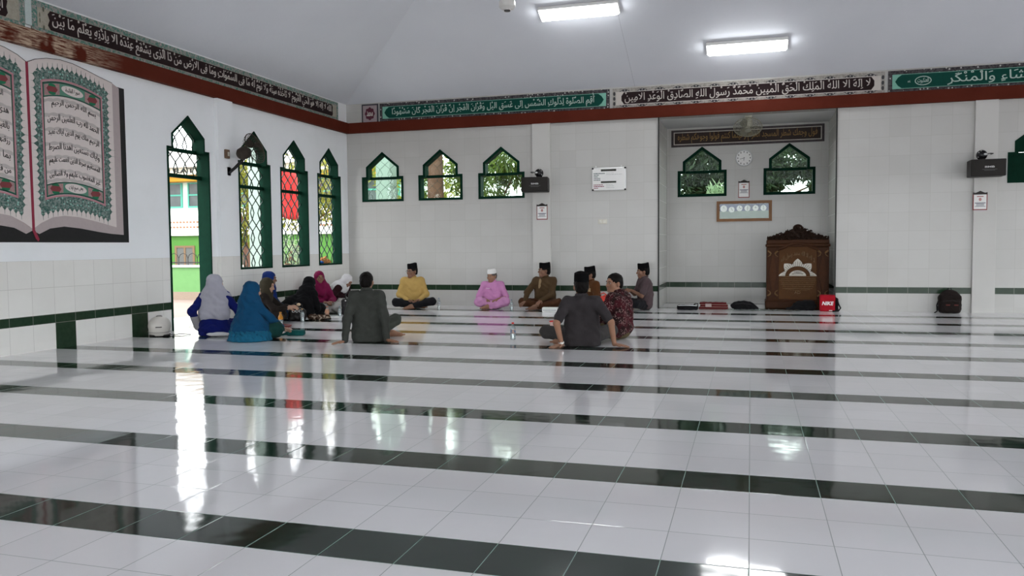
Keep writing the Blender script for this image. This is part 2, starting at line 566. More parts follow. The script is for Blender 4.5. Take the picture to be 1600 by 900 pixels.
for i, x in enumerate((NX0, NX1)):
    t = MB(); t.box((x + (0.008 if i == 0 else -0.008), BY - 0.004, BB / 2), (0.022, 0.03, BB))
    struct(t.build('trim_%d' % (3 + i), M_trimdark))
wl = MB()
xs0, xs1 = FY, BY + 0.22
outer = [(xs0, 0), (door_hole[0][0], 0)] + [door_hole[i] for i in (8, 7, 6, 5, 4, 3, 2)] + [(door_hole[1][0], 0), (xs1, 0), (xs1, FT + 0.05), (xs0, FT + 0.05)]
wl.prism(outer, 0, 0.19, left_holes, LEFT)
struct(wl.build('wall_left', M_left))
pl = MB(); pl.box((LX + 0.03, 10.30, BB / 2), (0.06, 0.36, BB))
struct(pl.build('trim_5', M_left))

SL = 0.40
def hip(z0=FT):
    hx = (RX - LX) / 2; mx = (LX + RX) / 2; zr = z0 + SL * hx
    return [(LX, FY, z0), (RX, FY, z0), (RX, BY, z0), (LX, BY, z0), (mx, FY + hx, zr), (mx, BY - hx, zr)]
cl = MB(); v = hip()
cl.add(v, [(0, 4, 1), (1, 4, 5, 2), (2, 5, 3), (3, 5, 4, 0)])
v2 = [(LX - 0.5, FY - 0.8, FT + 0.02), (RX + 0.8, FY - 0.8, FT + 0.02), (RX + 0.8, BY + 0.5, FT + 0.02), (LX - 0.5, BY + 0.5, FT + 0.02),
      (v[4][0], v[4][1], v[4][2] + 0.35), (v[5][0], v[5][1], v[5][2] + 0.35)]
cl.add(v2, [(0, 1, 4), (1, 2, 5, 4), (2, 3, 5), (3, 0, 4, 5)])
struct(cl.build('ceiling', M_ceil))
# fine board joints running up the back slope
for i, x in enumerate((-1.94,)):
    t = MB(); y1 = 9.6
    t.add([(x - 0.002, BY, FT - 0.002), (x + 0.002, BY, FT - 0.002), (x + 0.002, y1, FT + SL * (BY - y1) - 0.002), (x - 0.002, y1, FT + SL * (BY - y1) - 0.002)], [(0, 1, 2, 3)])
    struct(t.build('trim_%d' % (6 + i), mat('ceiling joint filler', (0.44, 0.46, 0.50), 0.8)))
bm_ = MB(); bm_.box(((LX + RX) / 2, BY - 0.035, (BB + BT) / 2), (RX - LX, 0.07, BT - BB))
struct(bm_.build('beam_back', M_beam))
bl = MB(); bl.box((LX + 0.04, (FY + BY) / 2, (BB + BT) / 2), (0.08, BY - FY, BT - BB))
for yy in (6.98, 7.37):
    bl.box((LX + 0.083, yy, (BB + BT) / 2), (0.006, 0.03, BT - BB))
struct(bl.build('beam_left', M_beam))
beam_r = MB(); beam_r.box((RX - 0.1, (FY + BY) / 2, (2.7 + FT) / 2), (0.2, BY - FY, FT - 2.7)); struct(beam_r.build('beam_right_unseen', M_beam))  # unseen right beam, made deep to hold back light from that side
beam_f = MB(); beam_f.box(((LX + RX) / 2, FY + 0.1, (BB + FT) / 2), (RX - LX, 0.2, FT - BB)); struct(beam_f.build('beam_front', M_beam))

# ------------------------------------------------------------------ windows and the door
def lattice_lines(x0, x1, z0, z1, w, zs):
    """rows of open diamonds and narrow lozenges, as in the photo"""
    lines = []
    h1, h2 = 0.24 * zs, 0.52 * zs
    n0 = int(math.floor((x0) / w)) - 1; n1 = int(math.ceil(x1 / w)) + 1
    z = z0 - zs * 0.35
    while z < z1:
        for i in range(n0, n1 + 1):
            A = (i * w, z); Bp = ((i + .5) * w, z + h1); Bm = ((i - .5) * w, z + h1)
            lines += [[A, Bp], [A, Bm]]
            c = (i + .5) * w
            lines += [[(c, z + h1), (c - .24 * w, z + h1 + h2 * .5), (c, z + h1 + h2)],
                      [(c, z + h1), (c + .24 * w, z + h1 + h2 * .5), (c, z + h1 + h2)]]
            lines += [[(c + .24 * w, z + h1 + h2 * .5), (c + .76 * w, z + h1 + h2 * .5)]] if False else []
            lines += [[(c, z + h1 + h2), (i * w, z + zs)], [(c, z + h1 + h2), ((i + 1) * w, z + zs)]]
        z += zs
    return lines
def clip(lines, poly, k=14):
    out = []
    for ln in lines:
        pts = []
        for a, b in zip(ln[:-1], ln[1:]):
            for i in range(k):
                t = i / k; pts.append((a[0] + (b[0] - a[0]) * t, a[1] + (b[1] - a[1]) * t))
        pts.append(ln[-1])
        run = []
        for p in pts:
            if inside(p, poly): run.append(p)
            else:
                if len(run) > 1: out.append(run)
                run = []
        if len(run) > 1: out.append(run)
    return out
def simplify(run):
    o = [run[0]]
    for i in range(1, len(run) - 1):
        a, b, c = run[i - 1], run[i], run[i + 1]
        if abs((b[0] - a[0]) * (c[1] - b[1]) - (b[1] - a[1]) * (c[0] - b[0])) > 1e-8: o.append(b)
    return o + [run[-1]]
def arch_unit(root, wl, wu, zb, zs, zh, za, depth, t, plane, bars, door=False, glass=None, lat=True, w=0.19, zp=0.38, br=0.004, shutter=False):
    """frame lining the opening, rails, lattice and glass; local x along the wall, y into it"""
    out = arch(wl, wu, zb, zs, zh, za); inn = inset(out, t)
    fr = MB()
    if door:
        P = [(-wl / 2, 0), (-wl / 2 + t, 0)] + [inn[i] for i in (8, 7, 6, 5, 4, 3, 2)] + [(wl / 2 - t, 0), (wl / 2, 0)] + [out[i] for i in (2, 3, 4, 5, 6, 7, 8)]
        P = [p if not (abs(p[1] - inn[2][1]) < 1e-6 and abs(p[0]) > wl / 2) else p for p in P]
        fr.prism(P, -0.012, depth)
    else:
        fr.prism(out, -0.012, depth, [inn])
    fr.build('door_frame' if door else 'window_frame', M_green, root)
    rails = MB()
    zr = [zs - t * 0.55] + list(bars)
    for z in zr:
        rails.box((0, plane, z), (wl - 2 * t, 0.05, 0.05))
    rails.build('rail', M_green, root)
    panes = []
    lo = rect(-wl / 2 + t, (max(bars) if door else zb + t) + (0.025 if door else 0), wl / 2 - t, zs - t)
    up = [(-wu / 2 + t, zs), (wu / 2 - t, zs), inn[4], inn[5], inn[6]]
    if shutter:
        for nm, poly in (('shutter', rect(-wl / 2 + t, zb + t, wl / 2 - t, zs - t)), ('shutter', up)):
            m = MB(); m.prism(poly, plane - 0.05, plane - 0.02); m.build(nm, M_green, root)
        return
    if lat:
        for poly, z0, z1 in ((lo, lo[0][1], zs), (up, zs, za)):
            m = MB()
            for run in clip(lattice_lines(-wl / 2, wl / 2, z0, z1, w, zp), poly):
                run = simplify(run)
                m.tube([(p[0], plane, p[1]) for p in run], br, 4)
            if m.v: m.build('lattice', M_bar, root)
    if glass:
        for poly in (lo, up):
            m = MB(); m.prism(poly, plane + 0.02, plane + 0.024); m.build('pane', glass, root)

def wall_item(kind, c, wall):
    if wall == 'left': return (LX, c, 0), math.pi / 2
    return (c, BY if wall == 'back' else NY, 0), 0.0
wi = 1
for (c, w) in LEFT_W:
    loc, rz = wall_item('w', c, 'left')
    r = bpy.data.objects.new('window_%d' % wi, None); link(r); r.location = loc; r.rotation_euler.z = rz; struct(r); wi += 1
    arch_unit(r, w, w * 0.79, 0.785, 2.45, 2.66, 2.94, 0.18, 0.028, 0.13, [2.07], w=0.20, zp=0.40, br=0.0085)
for (c, w) in BACK_W:
    loc, rz = wall_item('w', c, 'back')
    r = bpy.data.objects.new('window_%d' % wi, None); link(r); r.location = loc; struct(r); wi += 1
    arch_unit(r, w, w * 0.79, 1.975, 2.45, 2.64, 2.918, 0.16, 0.045, 0.11, [], glass=M_glass, w=0.21, zp=0.36, br=0.0035)
for (c, w) in NICHE_W:
    loc, rz = wall_item('w', c, 'niche')
    r = bpy.data.objects.new('window_%d' % wi, None); link(r); r.location = loc; struct(r); wi += 1
    arch_unit(r, w, w * 0.79, 2.005, 2.497, 2.67, 2.94, 0.12, 0.05, 0.07, [], glass=M_glass, lat=False)
r = bpy.data.objects.new('window_%d' % wi, None); link(r); r.location = (RWIN[0], BY, 0); struct(r)
arch_unit(r, RWIN[1], RWIN[1] * 0.79, 2.01, 2.48, 2.65, 2.92, 0.16, 0.05, 0.10, [], shutter=True)
r = bpy.data.objects.new('door_1', None); link(r); r.location = (LX, DOOR[0], 0); r.rotation_euler.z = math.pi / 2; struct(r)
arch_unit(r, DOOR[1], DOOR[1] * 0.78, 0.0, 2.49, 2.67, 2.95, 0.19, 0.028, 0.14, [2.12], door=True, w=0.20, zp=0.40, br=0.0085)

# ------------------------------------------------------------------ ceiling lights (two in view, more added out of view to brighten the hall)
def emis(name, col, k):
    s = NT(name)
    s.set(col, 0.5)
    s.b.inputs['Emission Color'].default_value = (*col, 1)
    s.b.inputs['Emission Strength'].default_value = k
    return s.m
M_tube = emis('lit light diffuser', (0.97, 0.99, 1.0), TUBE)
def ceiling_light(x, y, label):
    z = FT + SL * (BY - y)
    r = thing('ceiling_light', label, 'ceiling light', (x, y, z), 0, 'box lights on the sloping ceiling')
    m = Matrix.Rotation(-math.atan(SL), 4, 'X')
    MB().rbox((0, 0, -0.035), (1.22, 0.26, 0.06), 0.01, 2, m).build('housing', M_white, r)
    d = MB()
    d.add([(-.60, -.12, -.06), (.60, -.12, -.06), (.60, .12, -.06), (-.60, .12, -.06), (-.57, -.07, -.125), (.57, -.07, -.125), (.57, .07, -.125), (-.57, .07, -.125)],
          [(4, 7, 6, 5), (0, 4, 5, 1), (1, 5, 6, 2), (2, 6, 7, 3), (3, 7, 4, 0)], m)
    d.build('diffuser', M_tube, r)
ceiling_light(-2.50, 12.11, 'lit white box light on the ceiling, nearer the hanging round fixture')
ceiling_light(-0.08, 13.24, 'lit white box light on the ceiling above the dark calligraphy panel')
for x, y in ((-3.4, 8.0), (-4.6, 4.5), (-0.8, 4.5), (-4.6, 0.5), (2.4, 1.0)):  # unseen extra lights, added to brighten the left wall and near floor
    ceiling_light(x, y, 'added unseen box light brightening the near half of the hall')
fx = thing('ceiling_fixture', 'white round fixture hanging from a pole, left of the lit box light', 'ceiling fixture', (-3.17, 10.6, 4.285))
MB().lathe([(0.0, 0.0), (0.045, 0.0), (0.05, 0.012), (0.085, 0.018), (0.112, 0.045), (0.112, 0.115), (0.09, 0.135), (0.05, 0.14)], 28).build('motor_housing', M_white, fx, True)
MB().lathe([(0.0, -0.012), (0.042, -0.012), (0.045, 0.002)], 20).build('cap', mat('dark cap', (0.07, 0.07, 0.07), 0.4), fx, True)
MB().lathe([(0.075, 0.137), (0.08, 0.15), (0.05, 0.165), (0.045, 0.3), (0.03, 0.31), (0.03, 1.0)], 20).build('pole', M_white, fx, True)
MB().box((0.105, -0.02, 0.085), (0.02, 0.03, 0.045)).build('bright_spot', emis('glowing bright spot', (1, 1, 1), 1.2), fx)  # bright spot on the housing's right side, put in as a small glow

# ------------------------------------------------------------------ calligraphy frieze
def speck_mat(name, cols, scale=26.0, thr=(0.18, 0.26)):
    s = NT(name)
    co = s.n('ShaderNodeTexCoord').outputs['Object']
    v = s.n('ShaderNodeTexVoronoi'); v.inputs['Scale'].default_value = scale; s.l(co, v.inputs['Vector'])
    v.inputs['Randomness'].default_value = 0.55
    n = s.noise(scale * 1.6, 3.0, co, 0.7)
    base = s.mix(s.ramp(n, 0.42, 0.56), cols[0], cols[1])
    base = s.mix(s.ramp(v.outputs['Distance'], thr[1], thr[0]), base, cols[2])
    s.set(base, 0.6, 0, 0.2)
    return s.m
M_fl_dark = speck_mat('dark floral border', ((0.025, 0.022, 0.026), (0.075, 0.07, 0.075), (0.50, 0.50, 0.47)), 20, (0.20, 0.30))
M_fl_beige = speck_mat('beige scroll border', ((0.26, 0.245, 0.22), (0.38, 0.36, 0.33), (0.30, 0.285, 0.26)), 18)
M_fl_teal = speck_mat('teal and pink border', ((0.07, 0.20, 0.16), (0.30, 0.29, 0.27), (0.42, 0.36, 0.35)), 20)
M_fl_old = speck_mat('beige sprig ground', ((0.33, 0.31, 0.25), (0.38, 0.36, 0.30), (0.35, 0.32, 0.27)), 12)
M_mint = mat('mint paint', (0.20, 0.46, 0.36), 0.6, 0.08)
M_deep = mat('deep green paint', (0.006, 0.058, 0.044), 0.6, 0.15, 14, 0, 0, .06)
M_pale = mat('pale mint lettering', (0.44, 0.56, 0.50), 0.6, 0.05)
M_brown = mat('dark brown paint', (0.026, 0.016, 0.017), 0.65, 0.2, 14, 0, 0, .06)
M_cream = mat('cream lettering', (0.55, 0.51, 0.47), 0.6, 0.05)
def cart(x0, x1, z0, z1, n=0.06):
    zm = (z0 + z1) / 2; h = (z1 - z0) / 2
    return [(x0 + n * 1.2, z0), (x1 - n * 1.2, z0), (x1 - n * .5, z0 + h * .4), (x1, zm), (x1 - n * .5, z1 - h * .4), (x1 - n * 1.2, z1), (x0 + n * 1.2, z1), (x0 + n * .5, z1 - h * .4), (x0, zm), (x0 + n * .5, z0 + h * .4)]
ZF0, ZF1 = BT - 0.01, 3.825
def frame_item(name, label, cat, wall, c, group=None):
    loc, rz = wall_item(name, c, wall)
    return thing(name, label, cat, loc, rz, group)
def green_panel(x0, x1, txt, label, t0=None, t1=None):
    c = (x0 + x1) / 2; w = (x1 - x0) / 2
    r = frame_item('calligraphy_banner', label, 'calligraphy banner', 'back', c, 'calligraphy panels above the beam')
    MB().prism(rect(-w, ZF0, w, ZF1), -0.02, -0.001).build('floral_border', M_fl_dark, r)
    MB().prism(rect(-w + .06, ZF0 + .062, w - .06, ZF1 - .062), -0.023, -0.019).build('mint_field', M_mint, r)
    MB().prism(cart(-w + .10, w - .10, ZF0 + .070, ZF1 - .070, 0.08), -0.026, -0.022).build('cartouche', M_deep, r)
    a = -w + .26 if t0 is None else t0 - c; b = w - .26 if t1 is None else t1 - c
    flat_mb(text_geo(arabic(txt), a, ZF0 + .078, b, ZF1 - .070, 0.004), -0.030, -0.025).build('lettering', M_pale, r)
    return r, c
g1, gc = green_panel(-6.776, -2.380, 'أَقِمِ الصَّلَوةَ لِدُلُوكِ الشَّمْسِ اِلَى غَسَقِ اليْلِ وَقُرْانَ الْفَجْرِ اِنَّ قُرْانَ الْفَجْرِ كَانَ مَشْهُودًا', 'long green calligraphy panel over the three small windows')
g2, gc = green_panel(2.078, 6.60, 'اِنَّ الصَّلَوةَ تَنْهَى عَنِ الْفَحْشَاءِ وَالْمُنْكَرِ', 'green calligraphy panel at the right edge, above the right wall speaker', 2.92, 6.3)
m = MB(); m.prism(circ(2.58 - gc, 3.645, 0.12, 20, 0.072), -0.029, -0.025, [circ(2.58 - gc, 3.645, 0.108, 20, 0.060)]); m.build('medallion', M_pale, g2)
flat_mb(text_geo(arabic('العنكبوت'), 2.50 - gc, 3.60, 2.66 - gc, 3.69, 0.01), -0.029, -0.025).build('lettering', M_pale, g2)
flat_mb(text_geo(arabic('٤٥'), 2.36 - gc, 3.63, 2.40 - gc, 3.66, 0.01), -0.029, -0.025).build('lettering', M_pale, g2)

x0, x1 = -2.325, 2.03; c = (x0 + x1) / 2; w = (x1 - x0) / 2
r = frame_item('calligraphy_banner', 'long dark brown calligraphy panel with beige scroll border above the niche', 'calligraphy banner', 'back', c, 'calligraphy panels above the beam')
MB().prism(rect(-w, ZF0, w, ZF1), -0.02, -0.001).build('scroll_border', M_fl_beige, r)
m = MB(); dots = MB()
n = 14; p = (2 * w - .12) / n
for i in range(n):
    cx = -w + .06 + p * (i + .5)
    for zb, s_ in ((ZF1 - .066, 1), (ZF0 + .066, -1)):
        pts = [(cx - p * .45, zb), (cx - p * .28, zb + s_ * .012), (cx - p * .16, zb + s_ * .036), (cx, zb + s_ * .050), (cx + p * .16, zb + s_ * .036), (cx + p * .28, zb + s_ * .012), (cx + p * .45, zb)]
        m.prism(pts if s_ < 0 else list(reversed(pts)), -0.0225, -0.019)
        for dx in (-.05, 0, .05):
            dots.prism(circ(cx + dx, zb + s_ * (.014 if dx else .030), .012, 6), -0.0245, -0.022)
for s_ in (-1, 1):
    for zc in (ZF0 + .09, (ZF0 + ZF1) / 2, ZF1 - .09):
        m.prism(circ(s_ * (w - .03), zc, .02, 8, .035), -0.0225, -0.019)
m.build('arch_ornament', mat('dark grey ornament', (0.045, 0.045, 0.05), 0.6), r)
dots.build('scroll_dots', mat('grey scroll dots', (0.36, 0.35, 0.33), 0.6), r)
MB().prism(rect(-w + .06, ZF0 + .060, w - .06, ZF1 - .060), -0.023, -0.019).build('cream_field', M_cream, r)
ct = [(-w + .20, ZF0 + .072), (w - .20, ZF0 + .072), (w - .155, (ZF0 + ZF1) / 2 - .04), (w - .155, (ZF0 + ZF1) / 2 + .04), (w - .20, ZF1 - .072), (-w + .20, ZF1 - .072), (-w + .155, (ZF0 + ZF1) / 2 + .04), (-w + .155, (ZF0 + ZF1) / 2 - .04)]
MB().prism(ct, -0.026, -0.022).build('cartouche', M_brown, r)
for s_ in (ZF0 + .066, ZF1 - .066):
    MB().prism(rect(-w + .06, s_ - .005, w - .06, s_ + .005), -0.0285, -0.022).build('white_line', M_cream, r)
flat_mb(text_geo(arabic('لا اِلَهَ الا اللهُ الْمَلِكُ الْحَقُّ الْمُبِينُ مُحَمَّدٌ رَسُولُ اللهِ الصَّادِقُ الْوَعْدِ الامِينُ'), -w + .21, ZF0 + .080, w - .21, ZF1 - .072, 0.004), -0.030, -0.025).build('lettering', M_cream, r)

def left_panel(y0, y1, txt, label, visible=True):
    c = (y0 + y1) / 2; w = (y1 - y0) / 2
    r = frame_item('calligraphy_banner', label, 'calligraphy banner', 'left', c, 'calligraphy panels above the beam')
    MB().prism(rect(-w, ZF0, w, ZF1), -0.02, -0.001).build('floral_border', M_fl_teal, r)
    MB().prism(rect(-w + .07, ZF0 + .065, w - .07, ZF1 - .065), -0.023, -0.019).build('beige_field', M_fl_old, r)
    zm = (ZF0 + ZF1) / 2
    q = w - .24
    pts = [(-q, ZF0 + .07), (q, ZF0 + .07), (q + .03, zm - .06), (q + .015, zm), (q + .03, zm + .06), (q, ZF1 - .07), (-q, ZF1 - .07), (-q - .035, zm + .06), (-q - .01, zm), (-q - .035, zm - .06)]
    MB().prism(pts, -0.026, -0.022).build('cartouche', M_brown, r)
    sp = MB()
    for dy in (-.10, .10):
        sp.prism(circ(-w + .15, zm + dy, .012, 6, .03), -0.0245, -0.022); sp.prism(circ(-w + .10, zm + dy * .3, .006, 6, .03), -0.0245, -0.022)
    sp.build('sprig_ornament', mat('dark sprig paint', (0.10, 0.11, 0.08), 0.6), r)
    flat_mb(text_geo(arabic(txt), -q + .02, ZF0 + .080, q - .03, ZF1 - .072, 0.004), -0.030, -0.025).build('lettering', M_cream, r)
left_panel(7.03, 13.79, 'اللهُ لا اِلَهَ الا هُوَ الْحَيُّ الْقَيُّومُ لا تَاخُذُهُ سِنَةٌ وَلا نَوْمٌ لَهُ مَا فِى السَّمَوَاتِ وَمَا فِى الارْضِ مَنْ ذَا الَّذِى يَشْفَعُ عِنْدَهُ الا بِاِذْنِهِ يَعْلَمُ مَا بَيْنَ',
           'long dark brown calligraphy panel on the left wall, ending at the corner')
left_panel(0.60, 6.94, 'ايديهم وما خلفهم ولا يحيطون بشىء من علمه الا بما شاء وسع كرسيه السموات والارض ولا يوده حفظهما وهو العلى العظيم',
           'beige end of the calligraphy panel at the top left corner of the photo')
st = MB(); st.prism(rect(6.945, ZF0 + .06, 7.025, ZF1), -0.024, -0.001, (), LEFT); struct(st.build('trim_8', mat('pale joint strip', (0.50, 0.58, 0.57), 0.6)))

r = frame_item('medallion_plaque', 'small square plaque with a dark red medallion in the wall corner', 'wall plaque', 'back', -6.98)
MB().prism(rect(-.172, 3.465, .172, 3.83), -0.02, -0.001).build('border', mat('charcoal border', (0.04, 0.04, 0.05), 0.6), r)
MB().prism(rect(-.145, 3.492, .145, 3.803), -0.023, -0.019).build('field', mat('dusty rose ground', (0.33, 0.27, 0.28), 0.6, 0.2, 40), r)
pts = []
for i in range(48):
    t = 2 * math.pi * i / 48; k = 1 + .08 * math.cos(8 * t)
    pts.append((.098 * k * math.cos(t), 3.648 + .115 * k * math.sin(t)))
MB().prism(pts, -0.026, -0.022).build('medallion', mat('maroon paint', (0.085, 0.018, 0.032), 0.6), r)
flat_mb(text_geo(arabic('محمد'), -.065, 3.60, .065, 3.70, 0.02), -0.029, -0.025).build('lettering', M_cream, r)

# ------------------------------------------------------------------ the painted open book on the left wall
SPY = 6.945
def pcurve(y, zl, zr, y0=7.15, y1=7.95, a=0.06):
    t = (y - y0) / (y1 - y0)
    return zl + (zr - zl) * t + a * (1 - (2 * t - 1) ** 2) * (1.15 - .3 * t)
bk = frame_item('book_mural', 'large painted open book on a black ground on the left wall', 'mural', 'left', SPY)
M_page = mat('painted page', (0.66, 0.60, 0.575), 0.7, 0.05, 8)
M_edge = mat('painted page edges', (0.42, 0.36, 0.355), 0.7, 0.06, 30)
M_blk = mat('black mural ground', (0.016, 0.016, 0.016), 0.6, 0.2)
M_orn = speck_mat('ornamental page border', ((0.035, 0.10, 0.085), (0.20, 0.25, 0.23), (0.27, 0.52, 0.44)), 26, (0.20, 0.34))
M_pink = mat('pink page rule', (0.46, 0.22, 0.25), 0.7)
M_dkgreen = mat('dark green rule', (0.02, 0.075, 0.055), 0.6)
M_mid = mat('sage green paint', (0.10, 0.25, 0.18), 0.6)
M_red = mat('red ribbon paint', (0.26, 0.028, 0.055), 0.6)
M_cloud = mat('grey cloud bands', (0.48, 0.44, 0.425), 0.7, 0.05)
def mprism(pts, y0, y1, name, m, mirror, holes=()):
    f = (lambda p: (SPY - p[0], p[1])) if mirror else (lambda p: (p[0] - SPY, p[1]))
    P = [f(p) for p in pts]; H = [[f(p) for p in h] for h in holes]
    ar = sum(P[i][0] * P[(i + 1) % len(P)][1] - P[(i + 1) % len(P)][0] * P[i][1] for i in range(len(P)))
    if ar < 0: P.reverse()
    H2 = []
    for h in H:
        ah = sum(h[i][0] * h[(i + 1) % len(h)][1] - h[(i + 1) % len(h)][0] * h[i][1] for i in range(len(h)))
        H2.append(list(reversed(h)) if ah < 0 else h)
    return MB().prism(P, y0, y1, H2).build(name, m, bk)
top = [(6.945, 3.13), (7.059, 3.186), (7.205, 3.227), (7.386, 3.25), (7.572, 3.242), (7.764, 3.21), (7.947, 3.171), (8.156, 3.135)]
bot = [(8.152, 1.382), (7.857, 1.44), (7.576, 1.488), (7.373, 1.497), (7.21, 1.475), (7.05, 1.405), (6.945, 1.34)]
blk = [(6.945, 1.325), (7.029, 1.287), (7.172, 1.349), (7.368, 1.375), (7.604, 1.357), (7.888, 1.319), (8.075, 1.30), (8.269, 1.29)]
MB().prism([(-1.414, 1.195), (1.414, 1.195), (1.414, 3.10), (1.25, 3.105), (-1.25, 3.105), (-1.414, 3.10)], -0.006, -0.0005).build('black_ground', M_blk, bk)
hl = [(7.149, 1.64), *[(7.149 + .80 * i / 10, pcurve(7.149 + .80 * i / 10, 1.665, 1.63)) for i in range(11)]]
def band(y0, y1, zl, zr, n=14): return [(y0 + (y1 - y0) * i / n, pcurve(y0 + (y1 - y0) * i / n, zl, zr)) for i in range(n + 1)]
HDR = (2.80, 2.77); FTR = (1.83, 1.80)
R_T = ['بسم الله الرحمن الرحيم', 'الحمد لله رب العلمين الرحمن', 'الرحيم ملك يوم الدين اياك نعبد', 'واياك نستعين اهدنا الصرط', 'المستقيم صرط الذين انعمت عليهم', 'غير المغضوب عليهم ولا الضالين']
L_T = ['الم ذلك الكتب لا ريب فيه', 'هدى للمتقين الذين يومنون', 'بالغيب ويقيمون الصلوة ومما', 'رزقنهم ينفقون والذين يومنون', 'بما انزل اليك وما انزل', 'من قبلك وبالاخرة هم يوقنون']
LZ = [(2.675, 2.63), (2.515, 2.46), (2.355, 2.30), (2.195, 2.14), (2.045, 1.99), (1.885, 1.84)]
for mir in (False, True):
    mprism(top + [(8.268, 3.09)] + list(reversed(blk)), -0.010, -0.005, 'page_edges', M_edge, mir)
    mprism(top + bot, -0.013, -0.009, 'page', M_page, mir)
    ln = MB()
    f = -1 if mir else 1
    tp = [((y - SPY) * f, z) for y, z in top]
    for a, b in zip(tp[:-1], tp[1:]): ln.tube([(a[0], -0.012, a[1]), (b[0], -0.012, b[1])], 0.004, 4)
    ln.build('page_outline', M_ink, bk)
    # spiky ornamental border
    out = band(7.04, 8.06, 3.09, 3.05) ; low = band(7.06, 8.055, 1.535, 1.50)
    o_pts = list(reversed(out)) + low
    i_top = band(7.115, 7.985, 2.985, 2.945); i_bot = band(7.115, 7.985, 1.672, 1.64)
    hole = list(reversed(i_top)) + i_bot
    mprism(o_pts, -0.016, -0.012, 'ornamental_border', M_orn, mir, [hole])
    sp = []
    zz = MB()
    def spike(p, d, L=.035, wd=.028):
        n_ = Vector((d[1], -d[0]))
        a = Vector(p) + n_ * wd; b = Vector(p) - n_ * wd; t = Vector(p) + Vector(d) * L; t2 = Vector(p) + Vector(d) * L * 2.1
        P = [a, t, b] ; Q = [Vector(p) + n_ * .003, t2, Vector(p) - n_ * .003]
        for S_ in (P, Q):
            S_ = [((v.x - SPY) * f, v.y) for v in S_]
            ar = sum(S_[i][0] * S_[(i + 1) % 3][1] - S_[(i + 1) % 3][0] * S_[i][1] for i in range(3))
            zz.prism(S_ if ar > 0 else S_[::-1], -0.0155, -0.012)
    for i in range(15):
        t = (i + .5) / 15; y = 7.05 + t * 1.0
        spike((y, pcurve(y, 3.09, 3.05)), (0, 1)); spike((y, pcurve(y, 1.535, 1.50)), (0, -1))
    for i in range(20):
        t = (i + .5) / 20
        big = 1.9 if i in (9, 10) else 1.0
        spike((7.045 + .015 * t, 3.06 - t * 1.50), (-1, 0), .03 * big, .034); spike((8.058, 3.03 - t * 1.50), (1, 0), .03 * big, .034)
    zz.build('border_points', mat('grey green points', (0.07, 0.14, 0.12), 0.6, 0.3, 40), bk)
    # pink and green rules
    for k, (d, wd, mm, nm) in enumerate(((0.0, .020, M_pink, 'pink_rule'), (.024, .009, M_dkgreen, 'green_rule'))):
        a = list(reversed(band(7.115 + d, 7.985 - d, 2.985 - d, 2.945 - d))) + band(7.115 + d, 7.985 - d, 1.672 + d, 1.64 + d)
        d2 = d + wd
        b = list(reversed(band(7.115 + d2, 7.985 - d2, 2.985 - d2, 2.945 - d2))) + band(7.115 + d2, 7.985 - d2, 1.672 + d2, 1.64 + d2)
        mprism(a, -0.017, -0.012, nm, mm, mir, [b])
    # cloud ground, header and footer bands
    for zt, zb, nm in (((2.945, 2.91), HDR, 'header_band'), (FTR, (1.705, 1.675), 'footer_band')):
        mprism(list(reversed(band(7.15, 7.95, *zt))) + band(7.15, 7.95, *zb), -0.0155, -0.012, nm, M_mid, mir)
        for ya, yb in ((7.158, 7.365), (7.725, 7.942)):
            mprism(list(reversed(band(ya, yb, zt[0] - .012, zt[1] - .012, 6))) + band(ya, yb, zb[0] + .012, zb[1] + .012, 6), -0.0175, -0.015, 'pink_square', mat('dusty pink paint', (0.36, 0.22, 0.22), 0.6, 0.5, 60), mir)
            yc = (ya + yb) / 2; zc = (pcurve(yc, *zt) + pcurve(yc, *zb)) / 2
            for dz in (-.036, .036):
                mprism([(yc + p[0], zc + dz + p[1]) for p in circ(0, 0, .05, 12, .026)], -0.019, -0.017, 'green_boss', mat('leaf green paint', (0.015, 0.16, 0.075), 0.6), mir)
            mprism([(yc - .075, zc), (yc - .05, zc - .03), (yc + .05, zc - .03), (yc + .075, zc), (yc + .05, zc + .03), (yc - .05, zc + .03)], -0.0205, -0.018, 'red_boss', mat('brick red paint', (0.20, 0.045, 0.05), 0.6), mir)
        yc = 7.545; zc = (pcurve(yc, *zt) + pcurve(yc, *zb)) / 2
        mprism([(yc + p[0], zc + p[1] - .1 * p[0]) for p in circ(0, 0, .155, 28, .052)], -0.0185, -0.015, 'title_oval', M_page, mir)
        title = {(0, 'header_band'): 'سورة الفاتحة', (0, 'footer_band'): 'وهى سبع ايات', (1, 'header_band'): 'سورة البقرة', (1, 'footer_band'): 'مدنية'}[(int(mir), nm)]
        yy = (yc - SPY) * f
        flat_mb(text_geo(arabic(title), yy - .10, zc - .032, yy + .10, zc + .034), -0.0205, -0.018).build('lettering', M_ink, bk)
        for bd in (zt, zb):
            mprism(list(reversed(band(7.15, 7.95, bd[0] + .006, bd[1] + .006))) + band(7.15, 7.95, bd[0] - .006, bd[1] - .006), -0.019, -0.015, 'green_rule', M_dkgreen, mir)
    # grey cloud bands between the lines, then the lines
    for (zl, zr) in [(a + .082, b + .082) for a, b in LZ] + [(LZ[-1][0] - .02, LZ[-1][1] - .02)]:
        up = []; dn = []
        for i in range(41):
            y = 7.152 + .796 * i / 40
            up.append((y, pcurve(y, zl, zr) + .010 + .012 * abs(math.sin(i * .55 + zl * 9)))); dn.append((y, pcurve(y, zl, zr) - .010 - .012 * abs(math.cos(i * .47 + zl * 7))))
        mprism(list(reversed(up)) + dn, -0.0145, -0.012, 'cloud_band', M_cloud, mir)
